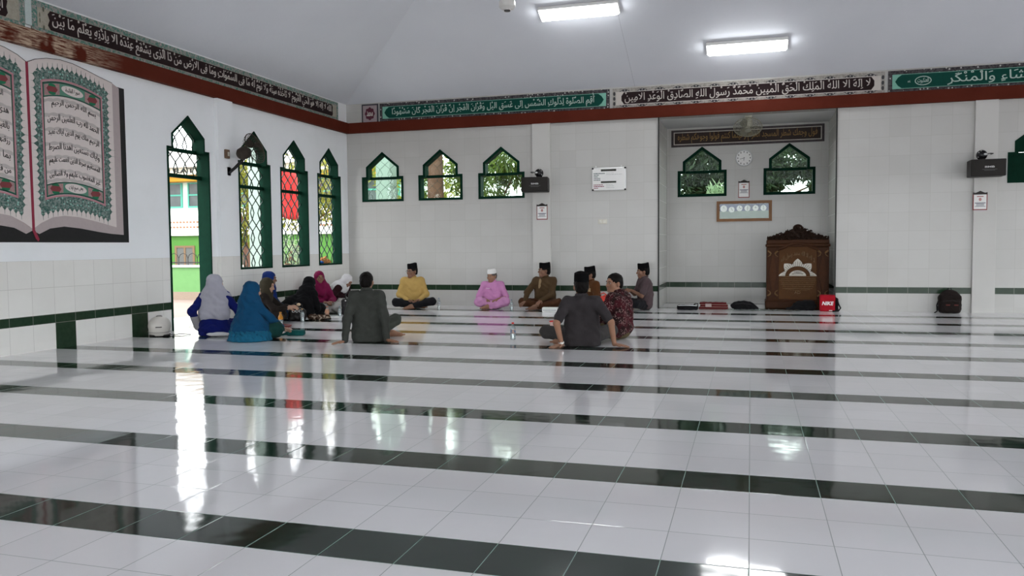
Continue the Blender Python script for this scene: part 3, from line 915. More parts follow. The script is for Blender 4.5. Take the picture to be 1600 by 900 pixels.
    for txt, (zl, zr), k in zip(L_T if mir else R_T, LZ, range(6)):
        ya, yb = (7.25, 7.88) if k == 0 else (7.19, 7.915)
        if mir: ya, yb = 2 * SPY - yb, 2 * SPY - ya
        geo = text_geo(arabic(txt), ya, 0.0, yb, 0.095, -0.004)
        def warp(x, z, zl=zl, zr=zr):
            yy = 2 * SPY - x if mir else x
            return (x - SPY, z - .008 + pcurve(yy, zl, zr))
        flat_mb(geo, -0.017, -0.012, warp).build('lettering', M_ink, bk)
rb = [(6.930, 3.135), (6.960, 3.135), (6.966, 1.33), (7.02, 1.23), (7.005, 1.205), (6.975, 1.235), (6.936, 1.325)]
MB().prism([(y - SPY, z) for y, z in reversed(rb)], -0.018, -0.012).build('ribbon', M_red, bk)

# ------------------------------------------------------------------ things on the walls
def speaker(x, z, yaw, label, ball_dx, arm):
    r = thing('wall_speaker', label, 'speaker', (x, BY - 0.05 - 0.21, z), yaw, 'black wall speakers on the pilasters')
    b = MB(); b.rbox((0, 0, 0), (0.47, 0.30, 0.255), 0.012, 2)
    b.build('cabinet', mat('dark speaker cabinet', (0.016, 0.014, 0.013), 0.5, 0.2), r)
    g = MB(); pts = []
    for i in range(9):
        t = -1 + 2 * i / 8; pts.append((t * .222, -0.150 - .022 * (1 - t * t)))
    for zz_ in range(2): pass
    vs = [(p[0], p[1], -.118) for p in pts] + [(p[0], p[1], .118) for p in pts]
    g.add(vs, [(i, i + 1, i + 10, i + 9) for i in range(8)]); g.add([(p[0], -.148, zq) for p in pts for zq in (-.118, .118)], [])
    g.build('grille', mat('speaker grille cloth', (0.022, 0.020, 0.018), 0.7, 0.5, 300), r)
    flat_mb(text_geo('BMB', -.055, -.005, .075, .022, 0.02), -0.180, -0.171).build('badge', mat('pale badge', (0.55, 0.55, 0.55), 0.4), r)
    bb = MB()
    for k in range(2): bb.box((0.01, -0.173, -.028 - k * .016), (.20 - k * .06, 0.006, .005))
    bb.build('badge_line', mat('grey badge line', (0.12, 0.12, 0.12), 0.5), r)
    MB().box((0, .18, -.03), (0.12, 0.06, 0.10)).build('wall_bracket', M_black, r)
    return r
speaker(-3.665, 2.185, 0.14, 'black wall speaker on the pilaster right of the three small windows', 0.02, -1)
speaker(3.43, 2.225, -0.03, 'black wall speaker on the right pilaster, beside the closed green window', -0.02, 1)
def ball_device(x, z, s_, label):  # ball-shaped device of unknown kind on top of a speaker
    r = thing('device', label, 'device', (x, BY - 0.24, z), 0, 'black round devices on the speakers')
    MB().ball((0, 0, 0.075), (0.078, 0.07, 0.078), 20, 12).build('round_shell', mat('gloss black shell', (0.008, 0.008, 0.009), 0.15), r, True)
    MB().lathe([(0.05, 0.0), (0.052, 0.012), (0.03, 0.02)], 18).build('foot', M_black, r)
    q = MB(); q.ball((-.035 * s_, -.058, .08), (.03, .02, .02), 10, 6); q.build('shiny_spot', M_chrome, r, True)  # shiny spot of the ball, put in as a metal ball
    d = MB()
    for a, b_ in ((.05, .11), (.06, .04), (.02, .135)): d.ball((a * s_, -.045, b_), .009, 8, 6)  # smaller shiny spots, put in the same way
    d.build('shiny_dot', M_chrome, r, True)
    MB().tube([(-.06 * s_, 0.0, .09), (-.13 * s_, 0.02, .10), (-.17 * s_, 0.06, .10), (-.17 * s_, 0.188, .10)], 0.007, 6).build('support_arm', M_black, r)
ball_device(-3.60, 2.3145, 1, 'black ball-shaped spotlight on the speaker near the three small windows')
ball_device(3.37, 2.3545, -1, 'black ball-shaped spotlight on the speaker beside the closed green window')

def calendar(x, z0, z1, wall, label, dy):
    r = frame_item('wall_calendar', label, 'calendar', wall, x, 'small white wall calendars')
    w = .10
    MB().prism(rect(-w, z0, w, z1 - .03), -0.008 - dy, -0.001 - dy).build('red_border', mat('red border print', (0.22, 0.035, 0.03), 0.6), r)
    MB().prism(rect(-w + .012, z0 + .014, w - .012, z1 - .034), -0.010 - dy, -0.007 - dy).build('sheet', M_wht_card, r)
    tp = [(-w, z1 - .045), (w, z1 - .045), (w, z1 - .01), (w - .03, z1 - .018), (w - .05, z1 - .012), (0, z1 + .012), (-w + .05, z1 - .012), (-w + .03, z1 - .018), (-w, z1 - .01)]
    MB().prism(tp, -0.013 - dy, -0.006 - dy).build('arched_header', mat('dark arched header', (0.035, 0.03, 0.028), 0.6, 0.4, 60), r)
    k = MB(); zz_ = z1 - .075
    MB().box((0, -.011 - dy, zz_), (.09, .003, .012)).build('print_line', mat('brick red print', (0.35, 0.07, 0.05), 0.6), r)
    k.prism(circ(0, zz_ - .045, .02, 12, .026), -0.0115 - dy, -0.0095 - dy)
    k.build('emblem', mat('faded red print', (0.50, 0.25, 0.24), 0.6), r)
    t = MB()
    for i in range(5): t.box((0, -.011 - dy, zz_ - .10 - i * .0135), (.15 if i in (0, 4) else .11, .003, .010 if i == 0 else .0055))
    t.build('text_block', mat('dark blue print', (0.06, 0.06, 0.12), 0.6), r)
calendar(-3.598, 1.575, 1.86, 'back', 'small white calendar under the speaker on the left pilaster', 0.05)
calendar(3.405, 1.60, 1.885, 'back', 'small white calendar under the speaker on the right pilaster', 0.05)
calendar(-0.128, 1.965, 2.285, 'niche', 'small white calendar between the niche windows, under the clock', 0.0)

r = frame_item('whiteboard', 'small framed whiteboard with dark and red lines of writing on the tiled wall', 'whiteboard', 'back', -2.394)
MB().rbox((0, -.011, 2.267), (.60, .02, .40), .008, 2).build('frame', M_chrome, r)
MB().prism(rect(-.288, 2.079, .288, 2.455), -0.0235, -0.02).build('board', M_wht_card, r)
k = MB()
for sx in (-1, 1):
    for sz in (-1, 1): k.rbox((sx * .285, -.014, 2.267 + sz * .187), (.035, .028, .03), .008, 2)
k.build('corner', M_black, r)
for sx in (-.235, .215): MB().box((sx, -.008, 2.487), (.02, .012, .03)).build('hanging_tab', M_chrome, r)
def bars(r, rows, m, name):
    k = MB()
    for x0, x1, z, h in rows:
        x = x0
        while x < x1:
            l = min(random.uniform(.012, .05), x1 - x)
            k.box((x + l / 2, -.0245, z), (l * .86, .002, h)); x += l
    k.build(name, m, r)
for zc in (2.420, 2.213): MB().box((-.005, -.0245, zc), (.27, .003, .036 if zc > 2.3 else .032)).build('heading_bar', mat('dark heading bar', (0.05, 0.055, 0.045), 0.6), r)
bars(r, [(-.125, .115, 2.420, .012), (-.125, .115, 2.211, .010)], mat('pale heading print', (0.50, 0.48, 0.36), 0.6), 'heading_print')
bars(r, [(-.272, -.07, 2.366, .012), (-.272, -.175, 2.337, .012), (-.272, -.195, 2.308, .012), (-.272, -.15, 2.279, .012), (-.272, -.15, 2.250, .012)], mat('dark green writing', (0.03, 0.09, 0.08), 0.6), 'writing')
bars(r, [(-.272, -.105, 2.167, .012), (-.272, -.085, 2.139, .014), (-.272, -.19, 2.110, .012)], mat('dark red writing', (0.22, 0.03, 0.06), 0.6), 'writing')
bars(r, [(-.05, .09, 2.372, .005), (-.05, .235, 2.345, .006), (-.05, .07, 2.167, .005), (-.05, .09, 2.142, .006), (-.05, .10, 2.112, .006)], mat('grey writing', (0.42, 0.43, 0.43), 0.6), 'writing')

r = frame_item('switch_plate', 'cream double switch plate on the tiled wall below the whiteboard', 'light switch', 'back', -2.51)
MB().rbox((0, -.006, 1.522), (.16, .012, .082), .004, 2).build('plate', mat('cream plastic', (0.62, 0.60, 0.52), 0.4), r)
for sx in (-.035, .035): MB().rbox((sx, -.014, 1.522), (.045, .008, .05), .003, 2).build('rocker', mat('ivory plastic', (0.68, 0.67, 0.60), 0.4), r)

r = frame_item('wall_clock', 'round white wall clock between the two niche windows', 'clock', 'niche', -0.129)
mz = Matrix.Translation((0, 0, 2.697)) @ Matrix.Rotation(math.pi / 2, 4, 'X')
MB().lathe([(.150, 0.0), (.155, .012), (.150, .030), (.136, .032), (.134, .022)], 40, mz).build('rim', mat('silver rim', (0.55, 0.56, 0.56), 0.3), r, True)
MB().lathe([(.136, 0.002), (.136, .022), (0, .0221)], 40, mz).build('dial', M_wht_card, r)
k = MB()
for i in range(12):
    t = math.pi * i / 6
    k.box((.112 * math.sin(t), -.0235, 2.697 + .112 * math.cos(t)), (.020, .002, .024), None, 0)
k.build('numerals', mat('grey numerals', (0.22, 0.22, 0.22), 0.6), r)
def hand(r, t, L, wd):
    d = Vector((math.sin(t), 0, math.cos(t)))
    MB().tube([Vector((0, -.026, 2.697)) - d * .015, Vector((0, -.026, 2.697)) + d * L], wd, 4).build('clock_hand', M_ink, r)
hand(r, math.radians(186), .05, .005); hand(r, math.radians(255), .075, .004)

r = frame_item('prayer_times_frame', 'wide wooden framed poster with a row of six clock dials in the niche', 'framed poster', 'niche', -0.123)
MB().prism(rect(-.495, 1.527, .495, 1.908), -0.03, -0.001, [rect(-.44, 1.58, .44, 1.855)]).build('frame', mat('orange brown wood', (0.23, 0.11, 0.045), 0.4, 0.3, 14), r)
MB().prism(rect(-.445, 1.72, .445, 1.86), -0.012, -0.002).build('sky_print', mat('blue violet print', (0.045, 0.05, 0.16), 0.5, 0.4, 4), r)
MB().prism(rect(-.445, 1.575, .445, 1.72), -0.012, -0.002).build('ground_print', mat('pale green print', (0.20, 0.26, 0.21), 0.5, 0.4, 5), r)
for i in range(6):
    x = -.365 + i * .142; zc = 1.765 + (.004 if i != 1 else -.018); rr = .062 if i == 0 else .054
    MB().prism(circ(x, zc, rr, 20), -0.0145, -0.011).build('clock_dial', M_wht_card, r)
    k = MB()
    for t, L in ((0, .040), ((0, 2.1, 1.6, 3.2, 1.1, 3.1)[i], .034)):
        d = Vector((math.sin(t), 0, math.cos(t))); k.tube([Vector((x, -.0155, zc)), Vector((x, -.0155, zc)) + d * L], .004, 4)
    k.build('dial_hands', M_ink, r)
MB().prism(rect(-.44, 1.58, .44, 1.855), -0.021, -0.019).build('pane', glass_mat('picture glass', (0.95, 0.97, 0.96), 0.02), r)

r = frame_item('calligraphy_plaque', 'long dark plaque with gold lettering at the top of the niche', 'calligraphy plaque', 'niche', -0.097)
MB().prism(rect(-1.36, 2.945, 1.36, 3.262), -0.02, -0.001).build('border', mat('chequered dark border', (0.055, 0.045, 0.048), 0.6, 0.6, 40), r)
MB().prism(rect(-1.315, 2.985, 1.315, 3.222), -0.023, -0.019, [rect(-1.298, 3.0, 1.298, 3.207)]).build('white_line', mat('off white line', (0.50, 0.47, 0.42), 0.6), r)
MB().prism(rect(-1.30, 2.998, 1.30, 3.209), -0.022, -0.019).build('field', mat('dark chocolate field', (0.022, 0.011, 0.008), 0.5), r)
flat_mb(text_geo(arabic('فول وجهك شطر المسجد الحرام وحيثما كنتم فولوا وجوهكم شطره'), -1.24, 3.010, 1.24, 3.198, 0.006), -0.026, -0.021).build('lettering', mat('gold lettering', (0.26, 0.15, 0.045), 0.5), r)

# fans
def fan_guard(R, depth, n=26):
    m = MB()
    for k in range(1, 9):
        rr = R * k / 8; zz_ = -depth * (1 - (k / 8) ** 2)
        m.tube([(rr * math.cos(2 * math.pi * i / 28), rr * math.sin(2 * math.pi * i / 28), zz_) for i in range(29)], .0026 if k < 8 else .007, 4, False)
    for i in range(n):
        t = 2 * math.pi * i / n
        m.tube([(R * u * math.cos(t), R * u * math.sin(t), -depth * (1 - u * u)) for u in (.1, .4, .7, 1)], .0024, 4, False)
        m.tube([(R * math.cos(t), R * math.sin(t), 0), (R * .9 * math.cos(t), R * .9 * math.sin(t), depth * .7), (R * .3 * math.cos(t), R * .3 * math.sin(t), depth)], .0024, 4, False)
    return m
def fan_blades(r, R, m, mx):
    for k in range(3):
        b = MB(); a0 = 2 * math.pi * k / 3; vs = []; N = 8
        for i in range(N + 1):
            u = i / N; rr = R * (.18 + .76 * u); wdt = .30 + .34 * math.sin(math.pi * min(1, u * 1.1)) * .9
            for s_ in (-1, 1):
                a = a0 + s_ * wdt * .75
                vs.append((rr * math.cos(a), rr * math.sin(a), s_ * .03))
        b.add(vs, [(2 * i, 2 * i + 1, 2 * i + 3, 2 * i + 2) for i in range(N)], mx)
        o = b.build('blade', m, r, True)
        md = o.modifiers.new('thickness', 'SOLIDIFY'); md.thickness = .004
r = thing('wall_fan', 'cream caged fan hanging under the beam in front of the niche plaque', 'fan', (-0.06, 14.50, 3.10))
mx = Matrix.Rotation(math.radians(-56), 4, 'X') @ Matrix.Rotation(math.pi, 4, 'X') if False else Matrix.Rotation(math.radians(-58), 4, 'X')
M_fan = mat('cream fan plastic', (0.62, 0.62, 0.52), 0.4, 0.1)
mxf = Matrix.Rotation(math.radians(-34), 4, 'X')
fan_guard(.235, .07).build('guard', mat('cream guard wire', (0.30, 0.29, 0.22), 0.4), r)
bpy.context.view_layer.update()
g = [o for o in r.children if o.name.startswith('guard')][0]
g.data.transform(mxf)
fan_blades(r, .22, mat('dusty translucent blade', (0.20, 0.20, 0.165), 0.4), mxf)
MB().lathe([(.0, -.078), (.05, -.076), (.055, -.06), (.02, -.05)], 18, mxf).build('hub_badge', mat('grey fan badge', (0.25, 0.25, 0.2), 0.4), r, True)
MB().lathe([(.03, .01), (.06, .03), (.075, .08), (.07, .14), (.04, .17), (0.0, .172)], 20, mxf).build('motor', M_fan, r, True)
MB().tube([(0.0, .03, .12), (.03, .02, .15), (.035, -.01, .17), (.03, -.03, .185)], .022, 10).build('support_arm', M_fan, r, True)
MB().rbox((.01, -.02, .181), (.12, .08, .016), .004, 2).build('mounting_plate', M_fan, r)

r = thing('wall_fan', 'old dark dusty fan on the left wall, drooping in front of the window', 'fan', (LX + 0.02, 10.38, 2.45), math.pi / 2)
M_old = mat('dusty dark metal', (0.035, 0.028, 0.022), 0.7, 0.4, 20)
M_old2 = mat('dusty brown guard', (0.055, 0.045, 0.034), 0.7, 0.4, 20)
MB().rbox((-.02, -.02, -.20), (.10, .04, .14), .008, 2).build('wall_plate', M_black, r)
MB().tube([(-.02, -.04, -.22), (-.01, -.12, -.16), (.05, -.20, -.06), (.09, -.22, .02)], [.022, .022, .026, .03], 10).build('support_arm', M_black, r, True)
mo = Matrix.Translation((.06, -.24, .07)) @ Matrix.Rotation(math.radians(62), 4, 'Y') @ Matrix.Rotation(math.radians(25), 4, 'X')
MB().lathe([(0, -.10), (.05, -.095), (.085, -.06), (.095, 0), (.09, .06), (.05, .10), (.03, .12)], 20, mo).build('motor', M_old, r, True)
mg = mo @ Matrix.Translation((0, 0, .20))
gg = fan_guard(.23, -.08); o = gg.build('guard', M_old2, r); o.data.transform(mg)
fan_blades(r, .20, M_old, mg)
r = thing('switch_box', 'small brown switch box on the left wall beside the old fan', 'switch', (LX, 10.30, 2.50), math.pi / 2)
MB().rbox((0, -.075, 0), (.10, .03, .13), .006, 2).build('box', mat('brown bakelite', (0.14, 0.085, 0.055), 0.5), r)
MB().rbox((.01, -.093, 0), (.035, .012, .06), .003, 2).build('rocker', mat('cream rocker', (0.55, 0.52, 0.44), 0.4), r)
MB().box((0, -.06, 0), (.08, .004, .11)).build('back_plate', M_old, r)

# ------------------------------------------------------------------ outside: court, building, trees
g = MB(); g.add([(-90, -30, -.13), (60, -30, -.13), (60, 90, -.13), (-90, 90, -.13)], [(0, 1, 2, 3)])
struct(g.build('ground', mat('pinkish concrete court', (0.18, 0.135, 0.118), 0.8, 0.2, 2)))
g = MB(); g.box((LX - .81, 8.0, -.065), (1.2, 18, .11)); struct(g.build('floor_veranda', mat('veranda paving', (0.62, 0.61, 0.60), 0.5, 0.06, 6)))

M_gw = mat('light green garden wall', (0.095, 0.215, 0.075), 0.7, 0.12, 5)
r = thing('garden_wall', 'low light green wall with iron railing seen through the doorway', 'garden wall', (-13.4, 16.6, -.13))
MB().box((0, 0, .45), (3.4, .16, .70)).build('wall_panel', M_gw, r)
MB().box((0, -.02, .08), (3.5, .24, .22)).build('plinth', mat('beige plinth', (0.20, 0.155, 0.12), 0.8), r)
MB().box((0, -.01, .815), (3.5, .22, .05)).build('coping', mat('white coping', (0.75, 0.75, 0.72), 0.7), r)
MB().box((0, 0, .90), (3.4, .03, .03)).build('rail', M_ink, r)
for i in range(13):
    x = -1.6 + i * .266
    MB().tube([(x, 0, .84), (x, 0, 1.0), (x + .04, 0, 1.09), (x + .133, 0, 1.13), (x + .226, 0, 1.09), (x + .266, 0, 1.0), (x + .266, 0, .84)], .009, 5).build('railing_hoop', M_ink, r)

r = thing('school_building', 'two storey green and white building beyond the court, seen through the doorway', 'building', (-22, 26, -.13))
M_bg = mat('bright green wall paint', (0.045, 0.14, 0.022), 0.7, 0.08, 2)
MB().box((0, 2, .86), (20, 4, 1.76)).build('ground_storey', M_bg, r)
MB().box((0, 1.9, 2.21), (20.2, 4, .96)).build('parapet_band', mat('white wall paint', (0.78, 0.80, 0.74), 0.7), r)
MB().box((0, 2.3, 3.25), (20, 3.4, 1.14)).build('upper_storey', mat('pale grey green wall', (0.45, 0.55, 0.48), 0.7), r)
M_bw = mat('teal window frames', (0.05, 0.24, 0.18), 0.5)
M_gl = mat('dark window panes', (0.05, 0.06, 0.06), 0.12, 0.5, 3)
for i in range(11):
    x = -9.2 + i * 1.84
    f = MB().prism(rect(x - .80, 2.82, x + .80, 3.78), .56, .62, [rect(x - .74 + a * .76, 2.88 + b * .46, x - .04 + a * .76, 3.28 + b * .46) for a in (0, 1) for b in (0, 1)]).build('window', M_bw, r)
    MB().box((x, .592, 3.3), (1.56, .012, .92)).build('pane', M_gl, f)
M_brk = mat('red brown breeze block', (0.22, 0.11, 0.06), 0.8)
for i in range(6):
    x = -8.2 + i * 3.2
    k = MB()
    for a in range(12):
        for b in range(2):
            k.prism([(x - .85 + a * .15 + p, 2.05 + b * .19 + q) for p, q in ((0, 0), (.07, -.045), (.14, 0), (.07, .045))], -.115, -.09)
    k.build('breeze_block_strip', M_brk, r)
M_dr = mat('brown window joinery', (0.12, 0.075, 0.04), 0.6)
for i in range(8):
    x = -8.7 + i * 2.5
    f = MB().prism(rect(x - .45, .30, x + .45, 1.35), -.03, .02, [rect(x - .36, .38, x - .04, 1.27), rect(x + .04, .38, x + .36, 1.27)]).build('window', M_dr, r)
    MB().box((x, -.002, .82), (.8, .02, .9)).build('pane', mat('grey shutters', (0.07, 0.075, 0.07), 0.4), f)
MB().box((0, .35, 3.92), (20.4, .5, .22)).build('yellow_band', mat('yellow paint', (0.40, 0.20, 0.012), 0.6), r)
MB().box((0, .2, 4.17), (20.4, .6, .28)).build('fascia', mat('pale fascia', (0.52, 0.50, 0.40), 0.7), r)
flat_mb(text_geo('RI BU RATTA', -.35, 4.09, 2.55, 4.26, 0.01), -.13, -.09).build('lettering', M_ink, r)
k = MB(); k.add([(-10.4, -.3, 4.30), (10.4, -.3, 4.30), (10.4, 4.4, 4.30), (-10.4, 4.4, 4.30), (-9, 2, 5.3), (9, 2, 5.3)], [(0, 1, 5, 4), (1, 2, 5), (2, 3, 4, 5), (3, 0, 4), (3, 2, 1, 0)])
k.build('roof', mat('pale roofing', (0.62, 0.60, 0.58), 0.7), r)

def pillar(x, y, w, h, label, col):
    r = thing('pillar', label, 'pillar', (x, y, -.13))
    MB().rbox((0, 0, h / 2), (w, w, h), .015, 2).build('shaft', col, r)
    MB().box((0, 0, .12), (w + .08, w + .08, .24)).build('base', mat('grey base', (0.4, 0.42, 0.40), 0.7), r)
    MB().box((0, 0, h + .05), (w + .12, w + .12, .14)).build('capital', col, r)
M_pp = mat('pale mint render', (0.21, 0.27, 0.24), 0.7, 0.06, 3)
pillar(-9.6, 14.42, .36, 4.2, 'pale mint pillar seen through the second tall opening of the left wall', M_pp)
pillar(-7.52, 15.95, .34, 4.2, 'pale mint pillar seen through the leftmost small back window', M_pp)
r = thing('banner', 'tall red banner on a pole outside the third tall left opening', 'banner', (-9.5, 15.3, -.13))
b = MB(); N = 10
vs = []
for i in range(N + 1):
    for j in range(13):
        u = i / N; vz = j / 12
        vs.append((-.20 + .03 * math.sin(u * 7 + vz * 2) + u * .0, -.30 + u * .95 , 1.88 + vz * 1.02 + .02 * math.sin(u * 6)))
b.add(vs, [(i * 13 + j, (i + 1) * 13 + j, (i + 1) * 13 + j + 1, i * 13 + j + 1) for i in range(N) for j in range(12)])
o = b.build('banner_cloth', mat('red banner cloth', (0.40, 0.022, 0.02), 0.8, 0.1, 4), r, True)
o.modifiers.new('thickness', 'SOLIDIFY').thickness = .004
MB().tube([(-.2, -.33, 0), (-.2, -.33, 3.1)], .022, 8).build('pole', M_white, r, True)
MB().tube([(-.2, -.33, 2.92), (-.2, .70, 2.92)], .012, 6).build('crossbar', M_white, r, True)

def leaf_mat(name, c0, c1):
    s = NT(name)
    co = s.n('ShaderNodeTexCoord').outputs['Object']
    f = s.noise(7.0, 2.0, co)
    s.set(s.mix(s.ramp(f, .3, .7), c0, c1), 0.5, 0, 0.3)
    tr = s.n('ShaderNodeBsdfTranslucent'); s.l(s.mix(f, tuple(min(1, c * 1.6) for c in c0), tuple(min(1, c * 1.6) for c in c1)), tr.inputs[0])
    mx = s.n('ShaderNodeMixShader'); mx.inputs[0].default_value = .4
    s.l(s.b.outputs[0], mx.inputs[1]); s.l(tr.outputs[0], mx.inputs[2]); s.l(mx.outputs[0], s.t.nodes['Material Output'].inputs[0])
    return s.m
L_yel = leaf_mat('yellow green leaves', (0.09, 0.11, 0.012), (0.25, 0.25, 0.045))
L_mid = leaf_mat('mid green leaves', (0.03, 0.07, 0.008), (0.13, 0.17, 0.03))
L_dark = leaf_mat('dark green leaves', (0.007, 0.020, 0.006), (0.022, 0.045, 0.014))
L_pale = leaf_mat('pale grey green leaves', (0.14, 0.22, 0.12), (0.30, 0.38, 0.24))
M_bark = mat('brown bark', (0.13, 0.07, 0.05), 0.9, 0.5, 9, 0.6)
def foliage_mesh(blobs, n, L, wd, droop=0.4):
    vol = np.array([b[1][0] * b[1][1] * b[1][2] for b in blobs]); pr = vol / vol.sum()
    idx = rng.choice(len(blobs), n, p=pr)
    d = rng.normal(size=(n, 3)); d /= np.linalg.norm(d, axis=1)[:, None]
    rad = rng.uniform(.25, 1, n) ** .55
    c = np.array([b[0] for b in blobs])[idx] + d * np.array([b[1] for b in blobs])[idx] * rad[:, None]
    a = d * .6 + rng.normal(size=(n, 3)) * .8 + np.array([0, 0, -droop]); a /= np.linalg.norm(a, axis=1)[:, None]
    b = np.cross(a, rng.normal(size=(n, 3))); b /= np.linalg.norm(b, axis=1)[:, None]
    nn = np.cross(a, b)
    ll = (L * rng.uniform(.6, 1.2, n))[:, None]; ww = (wd * rng.uniform(.7, 1.2, n))[:, None]
    V = np.stack([c, c + a * ll * .45 + b * ww * .5 + nn * ll * .05, c + a * ll - nn * ll * .06, c + a * ll * .45 - b * ww * .5 + nn * ll * .05], 1).reshape(-1, 3)
    F = np.arange(4 * n).reshape(n, 4)
    me = bpy.data.meshes.new('foliage')
    me.from_pydata(V.tolist(), [], F.tolist())
    return me
def tree(label, loc, trunk, blobs, n, L, wd, lm, droop=.4, name='tree', cat='tree'):
    r = thing(name, label, cat, loc, 0)
    me = foliage_mesh(blobs, n, L, wd, droop); me.materials.append(lm)
    o = link(bpy.data.objects.new('foliage', me), r); o['kind'] = 'stuff'
    if trunk:
        m = MB(); m.tube([p[:3] for p in trunk], [p[3] for p in trunk], 12); m.build('trunk', M_bark, r, True)
        top = trunk[-1]
        m = MB()
        for bl in blobs:
            p = Vector(top[:3]); q = Vector(bl[0]); m.tube([p, p.lerp(q, .5) + Vector((0, 0, .05)), q], [.045, .03, .012], 6)
        m.build('branches', M_bark, r, True)
    return r
# left court
tree('yellow green tree left of the mint pillar through the second tall left opening', (-12.0, 17.2, -.13), [(0, 0, 0, .10), (.1, 0, .9, .08), (.0, .1, 1.6, .05)],
     [((-.1, 0, 2.3), (.75, .6, 1.0)), ((.3, .1, 3.3), (.8, .6, .8)), ((-.3, 0, 1.3), (.4, .4, .5))], 2600, .20, .06, L_yel)
tree('green tree behind the red banner, through the third and fourth tall openings', (-10.9, 18.7, -.13), [(-.45, 0, 0, .10), (-.4, 0, .8, .09), (-.25, 0, 1.7, .07)],
     [((.25, 0, 2.9), (.95, .7, .95)), ((-.6, .1, 2.5), (.6, .6, .8)), ((.6, -.1, 2.2), (.4, .4, .45))], 2600, .16, .05, L_yel)
tree('low shrub behind the banner pole, through the third tall left opening', (-11.2, 18.0, -.13), [(0, 0, 0, .05), (.05, 0, .6, .04), (.0, 0, 1.0, .03)],
     [((.0, 0, 1.1), (.45, .4, .45)), ((-.2, 0, .6), (.35, .3, .4)), ((.25, 0, .75), (.2, .2, .4))], 700, .15, .05, L_pale, name='shrub', cat='shrub')
# behind the back wall
tree('yellow green tree beside the pillar through the leftmost small back window', (-8.1, 18.0, -.13), [(0, 0, 0, .12), (0, 0, 2.0, .09)],
     [((-.35, 0, 3.1), (.40, .5, .6)), ((1.25, 0, 2.75), (.32, .5, .7)), ((-.3, 0, 2.3), (.28, .4, .35))], 900, .20, .05, L_yel)
tree('tall brown trunked tree through the middle small back window', (-6.38, 15.95, -.13), [(-.03, 0, 0, .20), (0, 0, 2, .175), (-.02, 0, 3.6, .165), (0, 0, 4.6, .15)],
     [((.72, .15, 2.80), (.50, .28, .55)), ((-.50, .15, 2.6), (.22, .25, .8)), ((.7, .15, 3.5), (.5, .28, .35))], 1900, .18, .045, L_mid)
tree('drooping long leaved tree through the small back window beside the speaker', (-5.05, 17.3, -.13), [(.9, .2, 0, .10), (.8, .2, 2.0, .08), (.4, .1, 3.6, .06)],
     [((.0, 0, 3.25), (.75, .5, .42)), ((-.55, 0, 2.6), (.25, .4, .5)), ((.62, 0, 2.6), (.28, .4, .55)), ((0, .3, 2.85), (.5, .4, .25)), ((-.35, 0, 2.15), (.35, .4, .3)), ((.6, .1, 2.15), (.3, .4, .3))], 2600, .34, .04, L_mid, 1.1)
tree('dark leafy tree through the left niche window', (-1.0, 17.7, -.13), [(.2, .3, 0, .13), (.2, .3, 2.0, .10)],
     [((.25, 0, 2.95), (.75, .5, .6)), ((-.45, .1, 2.35), (.55, .5, .38)), ((-.2, .3, 3.4), (.7, .5, .3)), ((.15, .2, 2.4), (.4, .4, .4))], 3600, .20, .07, L_dark)
tree('shrub with light painted into its pale leaves in the left niche window', (-.68, 16.75, -.13), [(0, 0, 0, .05), (0, 0, 1.8, .03)],
     [((.05, 0, 2.22), (.22, .2, .2))], 260, .20, .035, L_pale, .1, 'shrub', 'shrub')  # pale leaf colour stands in for light on this foliage
tree('dark leafy tree through the right niche window', (.80, 19.3, -.13), [(-.5, .3, 0, .13), (-.5, .3, 2.0, .10)],
     [((.1, 0, 3.1), (.75, .5, .42)), ((-.50, 0, 2.5), (.30, .5, .5)), ((.66, .0, 2.6), (.24, .4, .5)), ((-.25, 0, 2.75), (.35, .4, .3))], 3200, .20, .07, L_dark)

